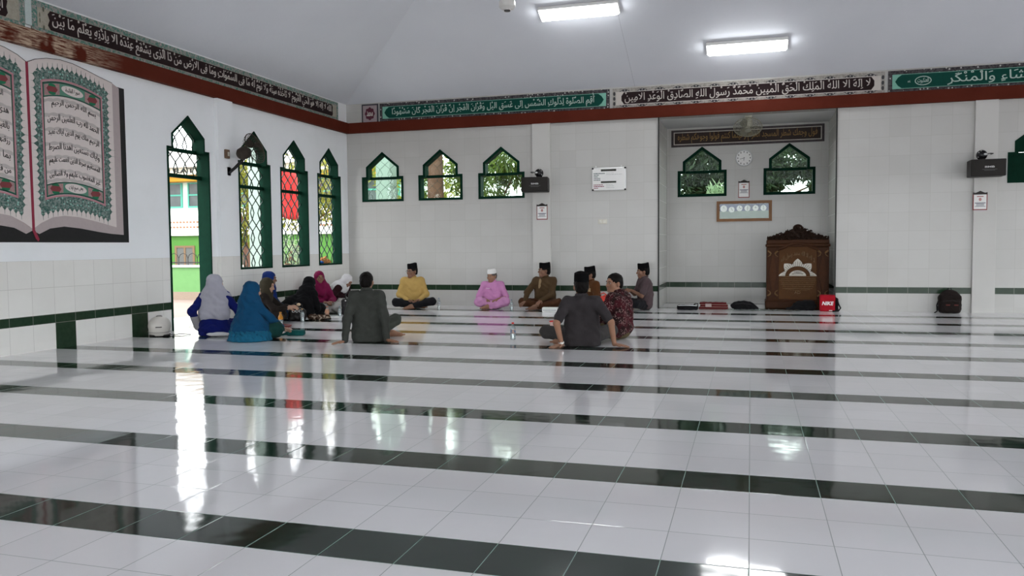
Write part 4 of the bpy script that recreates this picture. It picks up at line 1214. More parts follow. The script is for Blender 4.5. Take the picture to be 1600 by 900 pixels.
# ------------------------------------------------------------------ soft surfaces from blended volumes
def rotmat(yaw=0.0, pitch=0.0, roll=0.0):
    return np.array((Matrix.Rotation(yaw, 3, 'Z') @ Matrix.Rotation(-pitch, 3, 'X') @ Matrix.Rotation(roll, 3, 'Y')))
class SDF:
    def __init__(s, h=0.008):
        s.h = h; s.ops = []
    def cap(s, a, b, ra, rb=None, k=0.02, mode='u'):
        a = np.array(a, float); b = np.array(b, float); rb = ra if rb is None else rb
        ba = b - a; L = max(1e-9, float(ba @ ba)); m = max(ra, rb)
        def fn(p):
            q = p - a
            t = np.clip((q @ ba) / L, 0, 1)
            return np.sqrt(((q - t[..., None] * ba) ** 2).sum(-1)) - (ra + t * (rb - ra))
        s.ops.append((fn, np.minimum(a, b) - m, np.maximum(a, b) + m, k, mode)); return s
    def ell(s, c, r, R=None, k=0.02, mode='u'):
        c = np.array(c, float); r = np.array(r, float); m = r.max()
        ext = np.full(3, m) if R is not None else r
        def fn(p):
            q = p - c
            if R is not None: q = q @ R
            k0 = np.sqrt(((q / r) ** 2).sum(-1)); k1 = np.sqrt(((q / r ** 2) ** 2).sum(-1))
            return k0 * (k0 - 1) / np.maximum(k1, 1e-9)
        s.ops.append((fn, c - ext, c + ext, k, mode)); return s
    def box(s, c, half, rad=0.01, R=None, k=0.01, mode='u'):
        c = np.array(c, float); hf = np.array(half, float) - rad
        m = np.linalg.norm(half) if R is not None else np.array(half, float)
        def fn(p):
            q = p - c
            if R is not None: q = q @ R
            q = np.abs(q) - hf
            return np.sqrt((np.maximum(q, 0) ** 2).sum(-1)) + np.minimum(q.max(-1), 0) - rad
        s.ops.append((fn, c - m, c + m, k, mode)); return s
    def chain(s, pts, rs, k=0.02):
        for i in range(len(pts) - 1): s.cap(pts[i], pts[i + 1], rs[i], rs[i + 1], k)
        return s
    def mesh(s, name, m, parent=None, floor=0.002, wrinkle=0.0, wscale=1.0, seed=0.0):
        U = [o for o in s.ops if o[4] == 'u']
        lo = np.min([o[1] for o in U], 0) - 4 * s.h - .02; hi = np.max([o[2] for o in U], 0) + 4 * s.h + .02
        if floor is not None: lo[2] = max(lo[2], floor - 3 * s.h)
        n = np.ceil((hi - lo) / s.h).astype(int) + 1
        ax = [lo[i] + s.h * np.arange(n[i]) for i in range(3)]
        D = np.full(n, 0.5, np.float32)
        for fn, a, b, k, mode in s.ops:
            pad = k + 3 * s.h
            i0 = np.clip(np.floor((a - pad - lo) / s.h).astype(int), 0, n); i1 = np.clip(np.ceil((b + pad - lo) / s.h).astype(int) + 1, 0, n)
            if (i1 - i0).min() <= 0: continue
            sl = tuple(slice(i0[j], i1[j]) for j in range(3))
            P = np.stack(np.meshgrid(*[ax[j][sl[j]] for j in range(3)], indexing='ij'), -1)
            d = fn(P).astype(np.float32); c = D[sl]
            if mode == 'u':
                hh = np.maximum(k - np.abs(c - d), 0) / k
                D[sl] = np.minimum(c, d) - hh * hh * k * .25
            else:
                d = -d; hh = np.maximum(k - np.abs(c - d), 0) / k
                D[sl] = np.maximum(c, d) + hh * hh * k * .25
        X, Y, Z = np.meshgrid(*ax, indexing='ij')
        if wrinkle:
            w = wscale
            wx = X * w + .03 * np.sin(Z * 31 * w + seed); wz = Z * w + .03 * np.sin(X * 23 * w + 1.3 * seed)
            D = D + (wrinkle * (.6 * np.sin(wx * 47 + wz * 29 + Y * 19 * w + seed) + .5 * np.sin(wz * 63 - wx * 21 + Y * 41 * w + 2 * seed) + .35 * np.sin(Y * 83 * w + wz * 37 + seed))).astype(np.float32)
        if floor is not None: D = np.maximum(D, (floor - Z).astype(np.float32))
        D[0] = D[-1] = 1; D[:, 0] = D[:, -1] = 1; D[:, :, 0] = D[:, :, -1] = 1
        S = D < 0
        cnt = np.zeros(tuple(n - 1), np.int8)
        offs = [(i, j, k) for i in (0, 1) for j in (0, 1) for k in (0, 1)]
        for i, j, k in offs: cnt += S[i:n[0] - 1 + i, j:n[1] - 1 + j, k:n[2] - 1 + k]
        A = (cnt > 0) & (cnt < 8)
        I = np.argwhere(A)
        val = {o: D[I[:, 0] + o[0], I[:, 1] + o[1], I[:, 2] + o[2]] for o in offs}
        acc = np.zeros((len(I), 3)); num = np.zeros(len(I))
        for o in offs:
            for a in range(3):
                if o[a] == 0:
                    q = list(o); q[a] = 1; q = tuple(q)
                    v0, v1 = val[o], val[q]; cr = (v0 < 0) != (v1 < 0)
                    t = np.where(cr, v0 / np.where(cr, v0 - v1, 1), 0)
                    pt = np.tile(np.array(o, float), (len(I), 1)); pt[:, a] = t
                    acc[cr] += pt[cr]; num[cr] += 1
        V = lo + s.h * (I + acc / num[:, None])
        ID = np.full(A.shape, -1, np.int32); ID[A] = np.arange(len(I))
        F = []
        for a in range(3):
            b, c = (a + 1) % 3, (a + 2) % 3
            s0 = [slice(None)] * 3; s1 = [slice(None)] * 3
            s0[a] = slice(0, -1); s1[a] = slice(1, None)
            e = S[tuple(s0)] != S[tuple(s1)]
            E = np.argwhere(e)
            E = E[(E[:, b] > 0) & (E[:, c] > 0) & (E[:, b] < n[b] - 1) & (E[:, c] < n[c] - 1)]
            def cell(db, dc):
                q = E.copy(); q[:, b] += db; q[:, c] += dc
                return ID[q[:, 0], q[:, 1], q[:, 2]]
            quad = np.stack([cell(-1, -1), cell(0, -1), cell(0, 0), cell(-1, 0)], 1)
            flip = ~S[E[:, 0], E[:, 1], E[:, 2]]
            quad[flip] = quad[flip][:, ::-1]
            F.append(quad)
        F = np.concatenate(F); F = F[(F >= 0).all(1)]
        me = bpy.data.meshes.new(name)
        me.vertices.add(len(V)); me.vertices.foreach_set('co', V.astype(np.float32).ravel())
        me.loops.add(F.size); me.loops.foreach_set('vertex_index', F.ravel().astype(np.int32))
        me.polygons.add(len(F)); me.polygons.foreach_set('loop_start', np.arange(0, F.size, 4, dtype=np.int32))
        me.polygons.foreach_set('use_smooth', np.ones(len(F), bool))
        me.update(calc_edges=True); me.validate()
        if m: me.materials.append(m)
        return link(bpy.data.objects.new(name, me), parent)

# ------------------------------------------------------------------ people
def skin(name, c):
    s = NT(name)
    f = s.noise(24.0, 3.0)
    s.set(s.mix(f, tuple(x * .88 for x in c), tuple(x * 1.1 for x in c)), 0.55, 0, 0.35)
    s.b.inputs['Subsurface Weight'].default_value = 0.06
    s.b.inputs['Subsurface Radius'].default_value = (0.01, 0.004, 0.003)
    return s.m
SK1 = skin('warm brown skin', (0.30, 0.155, 0.095))
SK2 = skin('deep brown skin', (0.20, 0.10, 0.062))
SK3 = skin('light brown skin', (0.42, 0.25, 0.17))
M_hair = mat('black hair', (0.006, 0.005, 0.0045), 0.55, 0.3, 80, 0.4, 0, 0.08)
M_ghair = mat('greying hair', (0.10, 0.095, 0.09), 0.6, 0.4, 80, 0.4)
M_velvet = mat('black velvet cap', (0.0055, 0.0055, 0.006), 0.9, 0.25, 60, 0, 0, 0.03)
M_eye = mat('eye white', (0.26, 0.24, 0.21), 0.4)
M_iris = mat('dark iris', (0.015, 0.010, 0.008), 0.2)
M_lip = mat('brown lips', (0.22, 0.085, 0.07), 0.5)
def V3(*a): return np.array(a, float)
def unit(v):
    v = np.array(v, float); return v / max(1e-9, np.linalg.norm(v))
def ik(S, T, l1, l2, pole):
    S = np.array(S, float); T = np.array(T, float); d = T - S; L = np.linalg.norm(d); u = d / L
    if L > (l1 + l2) * .995: l1 *= L / (l1 + l2) * 1.005; l2 = L * 1.005 - l1
    a = (l1 * l1 - l2 * l2 + L * L) / (2 * L); hgt = math.sqrt(max(0, l1 * l1 - a * a))
    p = np.array(pole, float); p = p - u * (p @ u)
    return S + u * a + unit(p) * hgt
CROSS = {'L': (V3(-.33, .27, .13), V3(.05, .37, .06), V3(.95, .1, -.1)), 'R': (V3(.33, .27, .13), V3(-.06, .26, .07), V3(-.95, .15, -.1))}
KNEEL = {'L': (V3(-.15, .40, .09), V3(-.13, .02, .05), V3(0, -1, -.05)), 'R': (V3(.15, .40, .09), V3(.13, .02, .05), V3(0, -1, -.05))}
SIDE = {'L': (V3(-.17, .28, .12), V3(-.22, .02, .05), V3(.3, -.9, 0)), 'R': (V3(.18, .27, .12), V3(-.06, .16, .06), V3(-.95, -.2, 0))}

class Person:
    def __init__(s, label, loc, facing, top, group=None, size=1.0, female=False, skin=SK1, lean=(0, 0), head=None, pitch=0.0, tilt=0.0,
                 legs=None, hands=None, cap_h=0.0, hunch=0.02, poles=None, head_fwd=0.02):
        aw = Vector((loc[0], loc[1])).normalized(); rt = Vector((aw.y, -aw.x))      # away from the onlooker, and to the right
        turn = lambda d: tuple(rt * d[0] + aw * d[1])
        facing = turn(facing); head = turn(head) if head is not None else None
        s.root = thing('person', label, 'person', (loc[0], loc[1], 0), math.atan2(-facing[0], facing[1]), group)
        s.S = S = size; s.f = female; s.skin = skin
        s.pel = V3(0, 0, .105 * S)
        s.nk = V3(lean[0], lean[1], top - cap_h - .235 * S + (0.03 * abs(math.sin(pitch))))
        ax = s.nk - s.pel
        s.wst = s.pel + ax * .35 + V3(0, -hunch * .8, 0); s.ch = s.pel + ax * .72 + V3(0, -hunch, 0)
        w = (.148 if female else .162) * S
        s.sh = {'L': s.nk + V3(-w, hunch * .5, -.050 * S), 'R': s.nk + V3(w, hunch * .5, -.050 * S)}
        s.hip = {'L': s.pel + V3(-.085 * S, .02, -.01), 'R': s.pel + V3(.085 * S, .02, -.01)}
        yaw = 0.0
        if head is not None:
            yaw = math.atan2(-head[0], head[1]) - math.atan2(-facing[0], facing[1])
            yaw = (yaw + math.pi) % (2 * math.pi) - math.pi
        s.HR = rotmat(yaw, pitch, tilt)
        s.hc = s.nk + V3(0, head_fwd, .03 * S) + s.HR @ V3(0, .012, .092 * S)
        s.legs = legs or CROSS
        hands = hands or {'L': (V3(-.10, .24, .17), V3(.8, .5, -.2), V3(0, 0, -1), .5), 'R': (V3(.10, .22, .16), V3(-.8, .5, -.2), V3(0, 0, -1), .5)}
        s.hands = hands; s.el = {}
        for k in 'LR':
            sg = -1 if k == 'L' else 1
            pole = (poles or {}).get(k, V3(sg * .8, -.5, -.4))
            s.el[k] = ik(s.sh[k], hands[k][0], .275 * S, .245 * S, pole)
    def HP(s, *p): return s.hc + s.HR @ (np.array(p, float) * s.S)
    def Hm(s):
        m = Matrix(s.HR.tolist()).to_4x4(); m.translation = Vector(s.hc.tolist())
        return m @ Matrix.Scale(s.S, 4)
    def body(s):
        S = s.S; d = SDF(.0070); H = s.HP; R = s.HR
        d.ell(H(0, -.014, .035), V3(.074, .096, .082) * S, R)
        d.ell(H(0, .022, -.030), V3(.060, .068, .086) * S, R, .03)
        d.cap(H(-.02, .062, -.092), H(.02, .062, -.092), .020 * S, None, .03)
        d.cap(H(-.034, .080, .026), H(.034, .080, .026), .011 * S, None, .015)
        for sx in (-1, 1):
            d.ell(H(sx * .040, .060, -.028), V3(.024, .022, .026) * S, R, .025)
            d.ell(H(sx * .030, .098, .004), V3(.017, .014, .011) * S, R, .012, 's')
            d.ell(H(sx * .077, -.008, -.010), V3(.011, .022, .032) * S, R, .008)
            d.ell(H(sx * .076, .030, -.055), V3(.02, .03, .02) * S, R, .03) if False else None
        d.cap(H(0, .086, .012), H(0, .107, -.030), .008 * S, .0135 * S, .012)
        for sx in (-1, 1): d.ell(H(sx * .013, .094, -.032), V3(.009, .010, .008) * S, R, .008)
        d.cap(H(-.020, .083, -.058), H(.020, .083, -.058), .0075 * S, None, .008)
        d.cap(H(-.016, .082, -.069), H(.016, .082, -.069), .008 * S, None, .008)
        d.cap(s.nk + V3(0, 0, -.03), H(0, -.018, -.05), .056 * S, .052 * S, .03)
        # trunk under the clothes
        for sx in (-1, 1):
            d.cap(s.pel + V3(sx * .06, 0, 0), s.ch + V3(sx * .055, 0, 0), .072 * S, .068 * S, .05)
        d.cap(s.sh['L'], s.sh['R'], .045 * S, None, .05)
        for k in 'LR':
            sg = -1 if k == 'L' else 1
            wr, dr, nr, curl = s.hands[k]
            d.cap(s.sh[k], s.el[k], .045 * S, .036 * S, .03); d.cap(s.el[k], wr, .037 * S, .025 * S, .02)
            s.hand(d, wr, unit(dr), unit(nr), curl, sg)
            kn, an, td = s.legs[k]
            kn, an = kn * V3(S, S, 1), an * V3(S, S, 1)
            d.cap(s.hip[k], kn, .072 * S, .052 * S, .03); d.cap(kn, an, .050 * S, .034 * S, .02)
            s.foot(d, an, unit(td))
        o = d.mesh('body', s.skin, s.root)
        return o
    def hand(s, d, wr, F, N, curl, sg):
        S = s.S
        N = unit(N - F * (N @ F)); Lt = np.cross(F, N) * 1.0
        wr = np.array(wr, float)
        for a in (-.024, -.008, .008, .024):
            d.cap(wr + F * .012 * S + Lt * a * .7 * S, wr + F * .082 * S + Lt * a * S, .0135 * S, .0115 * S, .012)
        for a, L in zip((-.030, -.010, .010, .030), (.064, .078, .084, .070) if True else ()):
            b = wr + F * .086 * S + Lt * a * S
            f1 = unit(F * math.cos(curl * .6) + N * math.sin(curl * .6) + Lt * a * 2.5)
            f2 = unit(F * math.cos(curl * 1.5) + N * math.sin(curl * 1.5) + Lt * a * 2.0)
            m = b + f1 * L * .5 * S; e = m + f2 * L * .5 * S
            d.cap(b - F * .01, m, .0100 * S, .0092 * S, .004); d.cap(m, e, .0092 * S, .0078 * S, .004)
        tsd = 1 if sg > 0 else -1
        # the thumb leaves the inner side of the palm
        tb = wr + F * .028 * S + Lt * .030 * S * s.thumb_side(F, N, sg)
        t1 = tb + unit(F * .75 + Lt * .8 * s.thumb_side(F, N, sg) + N * .25 * curl) * .042 * S
        t2 = t1 + unit(F * .95 + Lt * .25 * s.thumb_side(F, N, sg) + N * .5 * curl) * .030 * S
        d.cap(tb, t1, .0125 * S, .0105 * S, .008); d.cap(t1, t2, .0105 * S, .0085 * S, .004)
    def thumb_side(s, F, N, sg):
        # palm facing N, fingers along F: the right hand's thumb lies on F x N or its opposite
        return -1.0 if sg > 0 else 1.0
    def foot(s, d, an, T):
        S = s.S; up = V3(0, 0, 1); T = unit(T); side = unit(np.cross(T, up))
        heel = an - T * .045 * S + V3(0, 0, -.018 * S); ball = an + T * .125 * S + V3(0, 0, -.022 * S)
        heel[2] = max(heel[2], .030); ball[2] = max(ball[2], .022)
        d.cap(heel, an + T * .03, .032 * S, .036 * S, .02); d.cap(an + T * .02, ball, .036 * S, .022 * S, .02); d.cap(heel, ball, .030 * S, .026 * S, .02)
        for i, a in enumerate((-.030, -.014, .002, .017, .031)):
            b = ball + side * a * S * .9
            d.cap(b, b + T * (.052 - .006 * i) * S, .0115 * S, (.0115 if i == 0 else .0085) * S, .006)
    def face(s, brow=M_hair):
        m = s.Hm()
        for sx in (-1, 1):
            e = MB().ball((sx * .030, .0795, .004), (.0135, .010, .0080), 14, 8, m).build('eye', M_eye, s.root, True)
            MB().ball((sx * .030, .0865, .004), (.0062, .0042, .0062), 10, 6, m).build('iris', M_iris, e, True)
            MB().tube([(sx * .014, .0935, .022), (sx * .030, .0945, .027), (sx * .047, .085, .022)], [.003, .0042, .002], 6, True, m).build('eyebrow', brow, s.root, True)
        MB().tube([(-.021, .0865, -.063), (-.010, .0915, -.062), (0, .0925, -.063), (.010, .0915, -.062), (.021, .0865, -.063)], [.002, .0045, .0045, .0045, .002], 6, True, m).build('lips', M_lip, s.root, True)
    def hair(s, m=M_hair, bald_top=False):
        S = s.S; d = SDF(.007); R = s.HR; H = s.HP
        d.ell(H(0, -.018, .040), V3(.083, .104, .088) * S, R)
        d.ell(H(0, -.060, -.020), V3(.070, .058, .070) * S, R, .03)
        # clear the face and the neck
        d.ell(H(0, .105, -.020), V3(.074, .062, .098) * S, R, .012, 's')
        d.box(H(0, .03, -.125), V3(.12, .14, .062) * S, .01, R, .01, 's')
        for sx in (-1, 1): d.ell(H(sx * .085, .035, -.045), V3(.03, .045, .052) * S, R, .01, 's')
        return d.mesh('hair', m, s.root, None, .0025, 2.2)
    def peci(s, m=M_velvet, hgt=.088, white=False, tip=-.10):
        S = s.S; M = s.Hm() @ Matrix.Translation((0, -.016, .052)) @ Matrix.Rotation(tip, 4, 'X')
        b = MB(); prof = [(1.0, 0.0), (1.005, .02), (.99, hgt * .7), (.965, hgt)] if not white else [(1.0, 0.0), (1.0, .03), (.97, hgt * .75), (.90, hgt * .95)]
        seg = 36; vs = []; fs = []
        for r, z in prof + [(.80, hgt + (.004 if not white else .012)), (.4, hgt + (-.004 if not white else .016)), (.02, hgt + (-.006 if not white else .017))]:
            for j in range(seg):
                t = 2 * math.pi * j / seg
                zz = z + (.012 * (abs(math.sin(t)) ** 3) if z >= hgt * .9 and not white else 0)
                vs.append((.082 * r * math.cos(t), .103 * r * math.sin(t), zz))
        nr = len(prof) + 3
        for i in range(nr - 1):
            for j in range(seg):
                k = (j + 1) % seg; fs.append((i * seg + j, i * seg + k, (i + 1) * seg + k, (i + 1) * seg + j))
        fs.append(tuple(reversed(range(seg)))); fs.append(tuple((nr - 1) * seg + j for j in range(seg)))
        b.add(vs, fs, M)
        return b.build('cap', m, s.root, True)
    def torso(s, d, inf=.0, hem=None):
        S = s.S; n = 1.0 if not s.f else .90
        for sx in (-1, 1):
            d.cap(s.pel + V3(sx * .085 * n * S, -.005, .02), s.wst + V3(sx * .075 * n * S, 0, 0), (.112 + inf) * S, (.100 + inf) * S, .06)
            d.cap(s.wst + V3(sx * .075 * n * S, 0, 0), s.ch + V3(sx * .085 * n * S, .005, 0), (.100 + inf) * S, (.098 + inf) * S, .06)
        mid = (s.sh['L'] + s.sh['R']) / 2
        d.cap(s.sh['L'] * .9 + mid * .1 + V3(0, 0, .004), s.sh['R'] * .9 + mid * .1 + V3(0, 0, .004), (.054 + inf * .6) * S, None, .07)
        d.cap(mid + V3(0, 0, .01), s.nk + V3(0, .0, .005), .075 * S, .058 * S, .04)
        d.ell(s.ch + V3(0, .055, -.01), V3(.12, .07, .10) * S, None, .06)
    def shirt(s, m, sleeve=1.0, name='shirt', inf=.006, wr=.004, hemlen=0.0, collar=None, seed=1.0, cuff=None, seat=False):
        S = s.S; d = SDF(.0085)
        s.torso(d, inf)
        if seat: s.seat(d)
        if hemlen: d.ell(s.pel + V3(0, hemlen, .03), V3(.21, .16 + hemlen, .10) * S, None, .06)
        for k in 'LR':
            wr_ = np.array(s.hands[k][0])
            d.cap(s.sh[k], s.el[k], .060 * S, .053 * S, .05)
            if sleeve > .6:
                e = s.el[k] + (wr_ - s.el[k]) * ((sleeve - .6) / .4 * .96)
                d.cap(s.el[k], e, .053 * S, .040 * S, .03)
            elif sleeve > 0.45:
                e = s.el[k]; d.cap(s.sh[k], e, .062 * S, .058 * S, .03)
        if sleeve <= .6:
            d.ops = [o for o in d.ops]
            for k in 'LR':   # short sleeves end well above the elbow
                ax = unit(s.el[k] - s.sh[k]); c = s.sh[k] + (s.el[k] - s.sh[k]) * .78
                d.box(c + ax * .22, V3(.15, .15, .22), .005, s.frame(ax), .006, 's') if False else None
        o = d.mesh(name, m, s.root, .003, wr, 1.0, seed)
        if collar is not None:
            c = SDF(.006); cc = s.nk + V3(0, .008, .020)
            pts = [cc + V3(.060 * math.cos(t), .058 * math.sin(t), .012 * math.sin(t) * -1) * S for t in np.linspace(0, 2 * math.pi, 15)]
            for a, b in zip(pts[:-1], pts[1:]): c.cap(a, b, .012 * S, None, .01); c.cap(a + V3(0, 0, .016), b + V3(0, 0, .016), .009 * S, None, .01)
            c.mesh('collar', collar, o, None)
        return o
    def seat(s, d):
        S = s.S
        for sx in (-1, 1): d.cap(s.pel + V3(sx * .070, -.045, .03) * S, V3(sx * .085 * S, -.055 * S, .03), .112 * S, .115 * S, .05)
    def short_shirt(s, m, wr=.004, seed=1.0, collar=None, name='shirt', frac=.80, seat=False):
        """trunk and sleeves to just above the elbow"""
        S = s.S; d = SDF(.0085); s.torso(d, .006)
        if seat: s.seat(d)
        for k in 'LR':
            e = s.sh[k] + (s.el[k] - s.sh[k]) * frac
            d.cap(s.sh[k], e, .062 * S, .054 * S, .05)
        o = d.mesh(name, m, s.root, .003, wr, 1.0, seed)
        if collar is not None:
            c = SDF(.006); cc = s.nk + V3(0, .008, .020)
            pts = [cc + V3(.060 * math.cos(t), .058 * math.sin(t), -.012 * math.sin(t)) * S for t in np.linspace(0, 2 * math.pi, 15)]
            for a, b in zip(pts[:-1], pts[1:]): c.cap(a, b, .012 * S, None, .01); c.cap(a + V3(0, 0, .016), b + V3(0, 0, .016), .009 * S, None, .01)
            c.mesh('collar', collar, o, None)
        return o
    def trousers(s, m, wr=.004, full=1.0, name='trousers', seed=2.0):
        S = s.S; d = SDF(.0085)
        d.ell(s.pel + V3(0, -.01, -.012), V3(.165, .128, .10) * S, None, .05)
        for k in 'LR':
            kn, an, td = s.legs[k]; kn, an = kn * V3(S, S, 1), an * V3(S, S, 1)
            d.cap(s.hip[k], kn, .092 * S, .070 * S * full, .05)
            d.cap(kn, kn + (an - kn) * .86, .068 * S * full, .056 * S * full, .04)
        return d.mesh(name, m, s.root, .003, wr, 1.0, seed)
    def skirt(s, m, wr=.006, name='skirt', seed=3.0, fill=.0, long=False):
        S = s.S; d = SDF(.009)
        d.ell(s.pel + V3(0, -.01, -.02), V3(.215, .185, .12) * S, None, .06)
        kl, kr = s.legs['L'][0] * V3(S, S, 1), s.legs['R'][0] * V3(S, S, 1)
        for k in 'LR':
            kn, an, td = s.legs[k]; kn, an = kn * V3(S, S, 1), an * V3(S, S, 1)
            d.cap(s.hip[k], kn, .105 * S, .088 * S, .06); d.cap(kn, an, .082 * S, .080 * S, .06)
        mid = (kl + kr) / 2
        d.ell((mid * .55 + s.pel * .45) + V3(0, 0, -.02), V3(abs(kr[0] - kl[0]) * .5 + .03, .20, .09), None, .08)
        return d.mesh(name, m, s.root, .003, wr, 1.0, seed)
    def hijab(s, m, cape=.16, wide=1.0, drop=None, wr=.004, seed=4.0, name='hijab', tail=None, h=.008):
        S = s.S; d = SDF(h); H = s.HP; R = s.HR
        d.ell(H(0, -.022, .026), V3(.092, .112, .102) * S, R)
        d.ell(H(0, -.010, -.050), V3(.084, .090, .080) * S, R, .04)
        d.cap(H(0, -.015, -.06), s.nk + V3(0, .0, -.01), .078 * S, .092 * S, .05)
        for k in 'LR': d.cap(s.nk + V3(0, 0, .01), s.sh[k] * wide + s.nk * (1 - wide) + V3(0, 0, -.01), .082 * S, .070 * S, .07)
        ax = unit(s.pel - s.nk)
        low = s.nk + ax * cape
        for sx in (-1, 1):
            d.cap(s.nk + V3(sx * .04, -.012, -.03), low + V3(sx * .085 * S, -.026, 0), .110 * S, (.126 if drop is None else .14) * S, .06)
        d.cap(s.nk + V3(0, .03, -.03), low + V3(0, .065, 0), .08 * S, .085 * S, .06)
        if drop is not None:
            for pt, r in drop: d.cap(low, pt, .15 * S, r * S, .09)
        d.ell(H(0, .098, -.016), V3(.058, .055, .080) * S, R, .010, 's')
        return d.mesh(name, m, s.root, .003, wr, 1.0, seed)
    def glasses(s):
        m = s.Hm(); g = MB()
        for sx in (-1, 1):
            pts = [(sx * .031 + .021 * math.cos(t), .102, .004 + .016 * math.sin(t)) for t in np.linspace(0, 2 * math.pi, 17)]
            g.tube(pts, .0022, 5, False, m); g.tube([(sx * .053, .100, .008), (sx * .076, .06, .01), (sx * .080, -.01, .005)], .0020, 5, True, m)
        g.tube([(-.010, .104, .008), (.010, .104, .008)], .0022, 5, True, m)
        return g.build('glasses', M_black, s.root)
def hands_floor(l, ld, r, rd): return {'L': (V3(*l), V3(*ld), V3(0, 0, -1), .12), 'R': (V3(*r), V3(*rd), V3(0, 0, -1), .12)}

# --- the men along the back wall
c_yel = cloth('yellow shirt cloth', (0.45, 0.30, 0.10)); c_blk = cloth('black trouser cloth', (0.012, 0.012, 0.014))
p = Person('man in yellow shirt and black cap sitting cross-legged by the back wall', (-5.86, 13.45), (.10, -1), .835, skin=SK2, head=(-.70, -.72), cap_h=.060, size=.97)
p.body(); p.face(); p.hair(); p.peci(); p.glasses(); p.shirt(c_yel, 1.0, collar=c_yel, seed=1.1); p.trousers(c_blk)

c_pink = cloth('pink shirt cloth', (0.55, 0.24, 0.46)); M_wcap = mat('white knit cap', (0.72, 0.72, 0.70), 0.8, 0.05, 60, 0.3)
p = Person('man in pink clothes and white cap sitting cross-legged by the back wall', (-4.42, 13.70), (-.05, -1), .712, skin=SK1, head=(-.55, -.83), pitch=.12, cap_h=.035, size=.92, hunch=.035,
           legs={'L': (V3(-.25, .24, .13), V3(.05, .33, .06), V3(.95, .1, -.1)), 'R': (V3(.25, .24, .13), V3(-.10, .24, .07), V3(-.95, .15, .1))})
p.body(); p.face(M_ghair); p.hair(M_ghair); p.peci(M_wcap, .075, True, 0.0); p.short_shirt(c_pink, .004, 2.1, c_pink, frac=.95); p.trousers(cloth('pink sarong cloth', (0.53, 0.25, 0.45)), .006, 1.25, 'sarong')
MB().box((.075, .137, .36), (.07, .006, .012)).build('pocket_trim', mat('pale pink trim', (0.62, 0.45, 0.57), .8), p.root)

c_olv = cloth('olive brown shirt cloth', (0.070, 0.043, 0.022)); c_brn = cloth('brown trouser cloth', (0.062, 0.027, 0.013))
p = Person('man in olive brown shirt and black cap, leaning at the left pilaster', (-3.46, 13.72), (-.30, -.95), .835, skin=SK2, head=(-.93, -.37), cap_h=.060, size=.98, pitch=-.06, tilt=.05,
           hands={'L': (V3(-.02, .30, .17), V3(.3, .8, -.5), V3(0, -.3, -1), .4), 'R': (V3(.27, .30, .15), V3(.3, .8, -.4), V3(0, 0, -1), .4)})
p.body(); p.face(); p.hair(); p.peci(); p.shirt(c_olv, 1.0, collar=c_olv, seed=3.1); p.trousers(c_brn)
em = SDF(.006); em.ell(p.ch + V3(.055, .115, .03), (.030, .016, .085)); em.ell(p.ch + V3(.075, .108, -.04), (.018, .014, .05))
em.mesh('embroidery', mat('tan embroidery', (0.26, 0.18, 0.10), .8, .5, 90), p.root)

c_bat2 = cloth('brown batik cloth', (0.075, 0.030, 0.011))
p = Person('man in brown shirt and black cap, mostly hidden behind the grey-shirted man', (-2.60, 13.50), (-.80, -.60), .775, skin=SK2, head=(-.92, -.38), cap_h=.060, size=.95)
p.body(); p.face(); p.hair(); p.peci(); p.shirt(c_bat2, 1.0, collar=c_bat2, seed=4.1); p.trousers(c_blk)
em = SDF(.006)
for k in range(2): em.cap(p.ch + V3(-.10, .115, -.01 - .035 * k), p.ch + V3(.10, .115, -.0 - .035 * k), .014)
em.mesh('chest_bands', mat('cream batik bands', (0.40, 0.28, 0.15), .8, .4, 60), p.root)

c_mauve = cloth('mauve grey shirt cloth', (0.080, 0.056, 0.060))
p = Person('man in mauve grey shirt and black cap in profile, beside the niche edge', (-1.73, 13.80), (-.96, -.27), .822, skin=SK2, head=(-.97, -.25), cap_h=.060, size=.97,
           hands={'L': (V3(-.05, .24, .335), V3(.5, .8, .1), V3(.6, 0, -.6), .7), 'R': (V3(.07, .24, .33), V3(-.5, .8, .15), V3(-.6, 0, -.6), .7)})
p.body(); p.face(); p.hair(); p.peci(); p.short_shirt(c_mauve, .004, 5.1, c_mauve); p.trousers(c_blk)

# --- the men with their backs to the camera
c_gg = cloth('grey green jacket cloth', (0.044, 0.047, 0.042)); c_gg2 = cloth('grey green trouser cloth', (0.052, 0.060, 0.050))
p = Person('bare-headed man in grey green jacket seen from behind, leaning on both hands', (-4.33, 8.63), (.04, 1), .812, skin=SK1, lean=(-.01, -.13), hunch=-.01, size=.95, pitch=-.02, head=(.25, 1),
           hands=hands_floor((-.26, -.24, .035), (-.9, -.3, -.12), (.21, -.20, .035), (.8, -.5, -.12)), poles={'L': V3(-.6, -.6, .1), 'R': V3(.6, -.6, .1)},
           legs={'L': (V3(-.14, .38, .14), V3(.27, .42, .050), V3(1, .08, -.05)), 'R': (V3(.33, .33, .22), V3(.02, .36, .08), V3(-1, .2, 0))})
p.body(); p.face(); p.hair(); p.shirt(c_gg, 1.0, 'jacket', .010, .004, collar=c_gg, seed=6.1, seat=True); p.trousers(c_gg2)
for k in 'LR':
    MB().tube([tuple(p.sh[k] * .55 + p.nk * .45 + V3(0, -.03, .042)), tuple(p.sh[k] + V3(0, -.02, .060))], .012, 6).build('epaulette', c_gg, p.root)

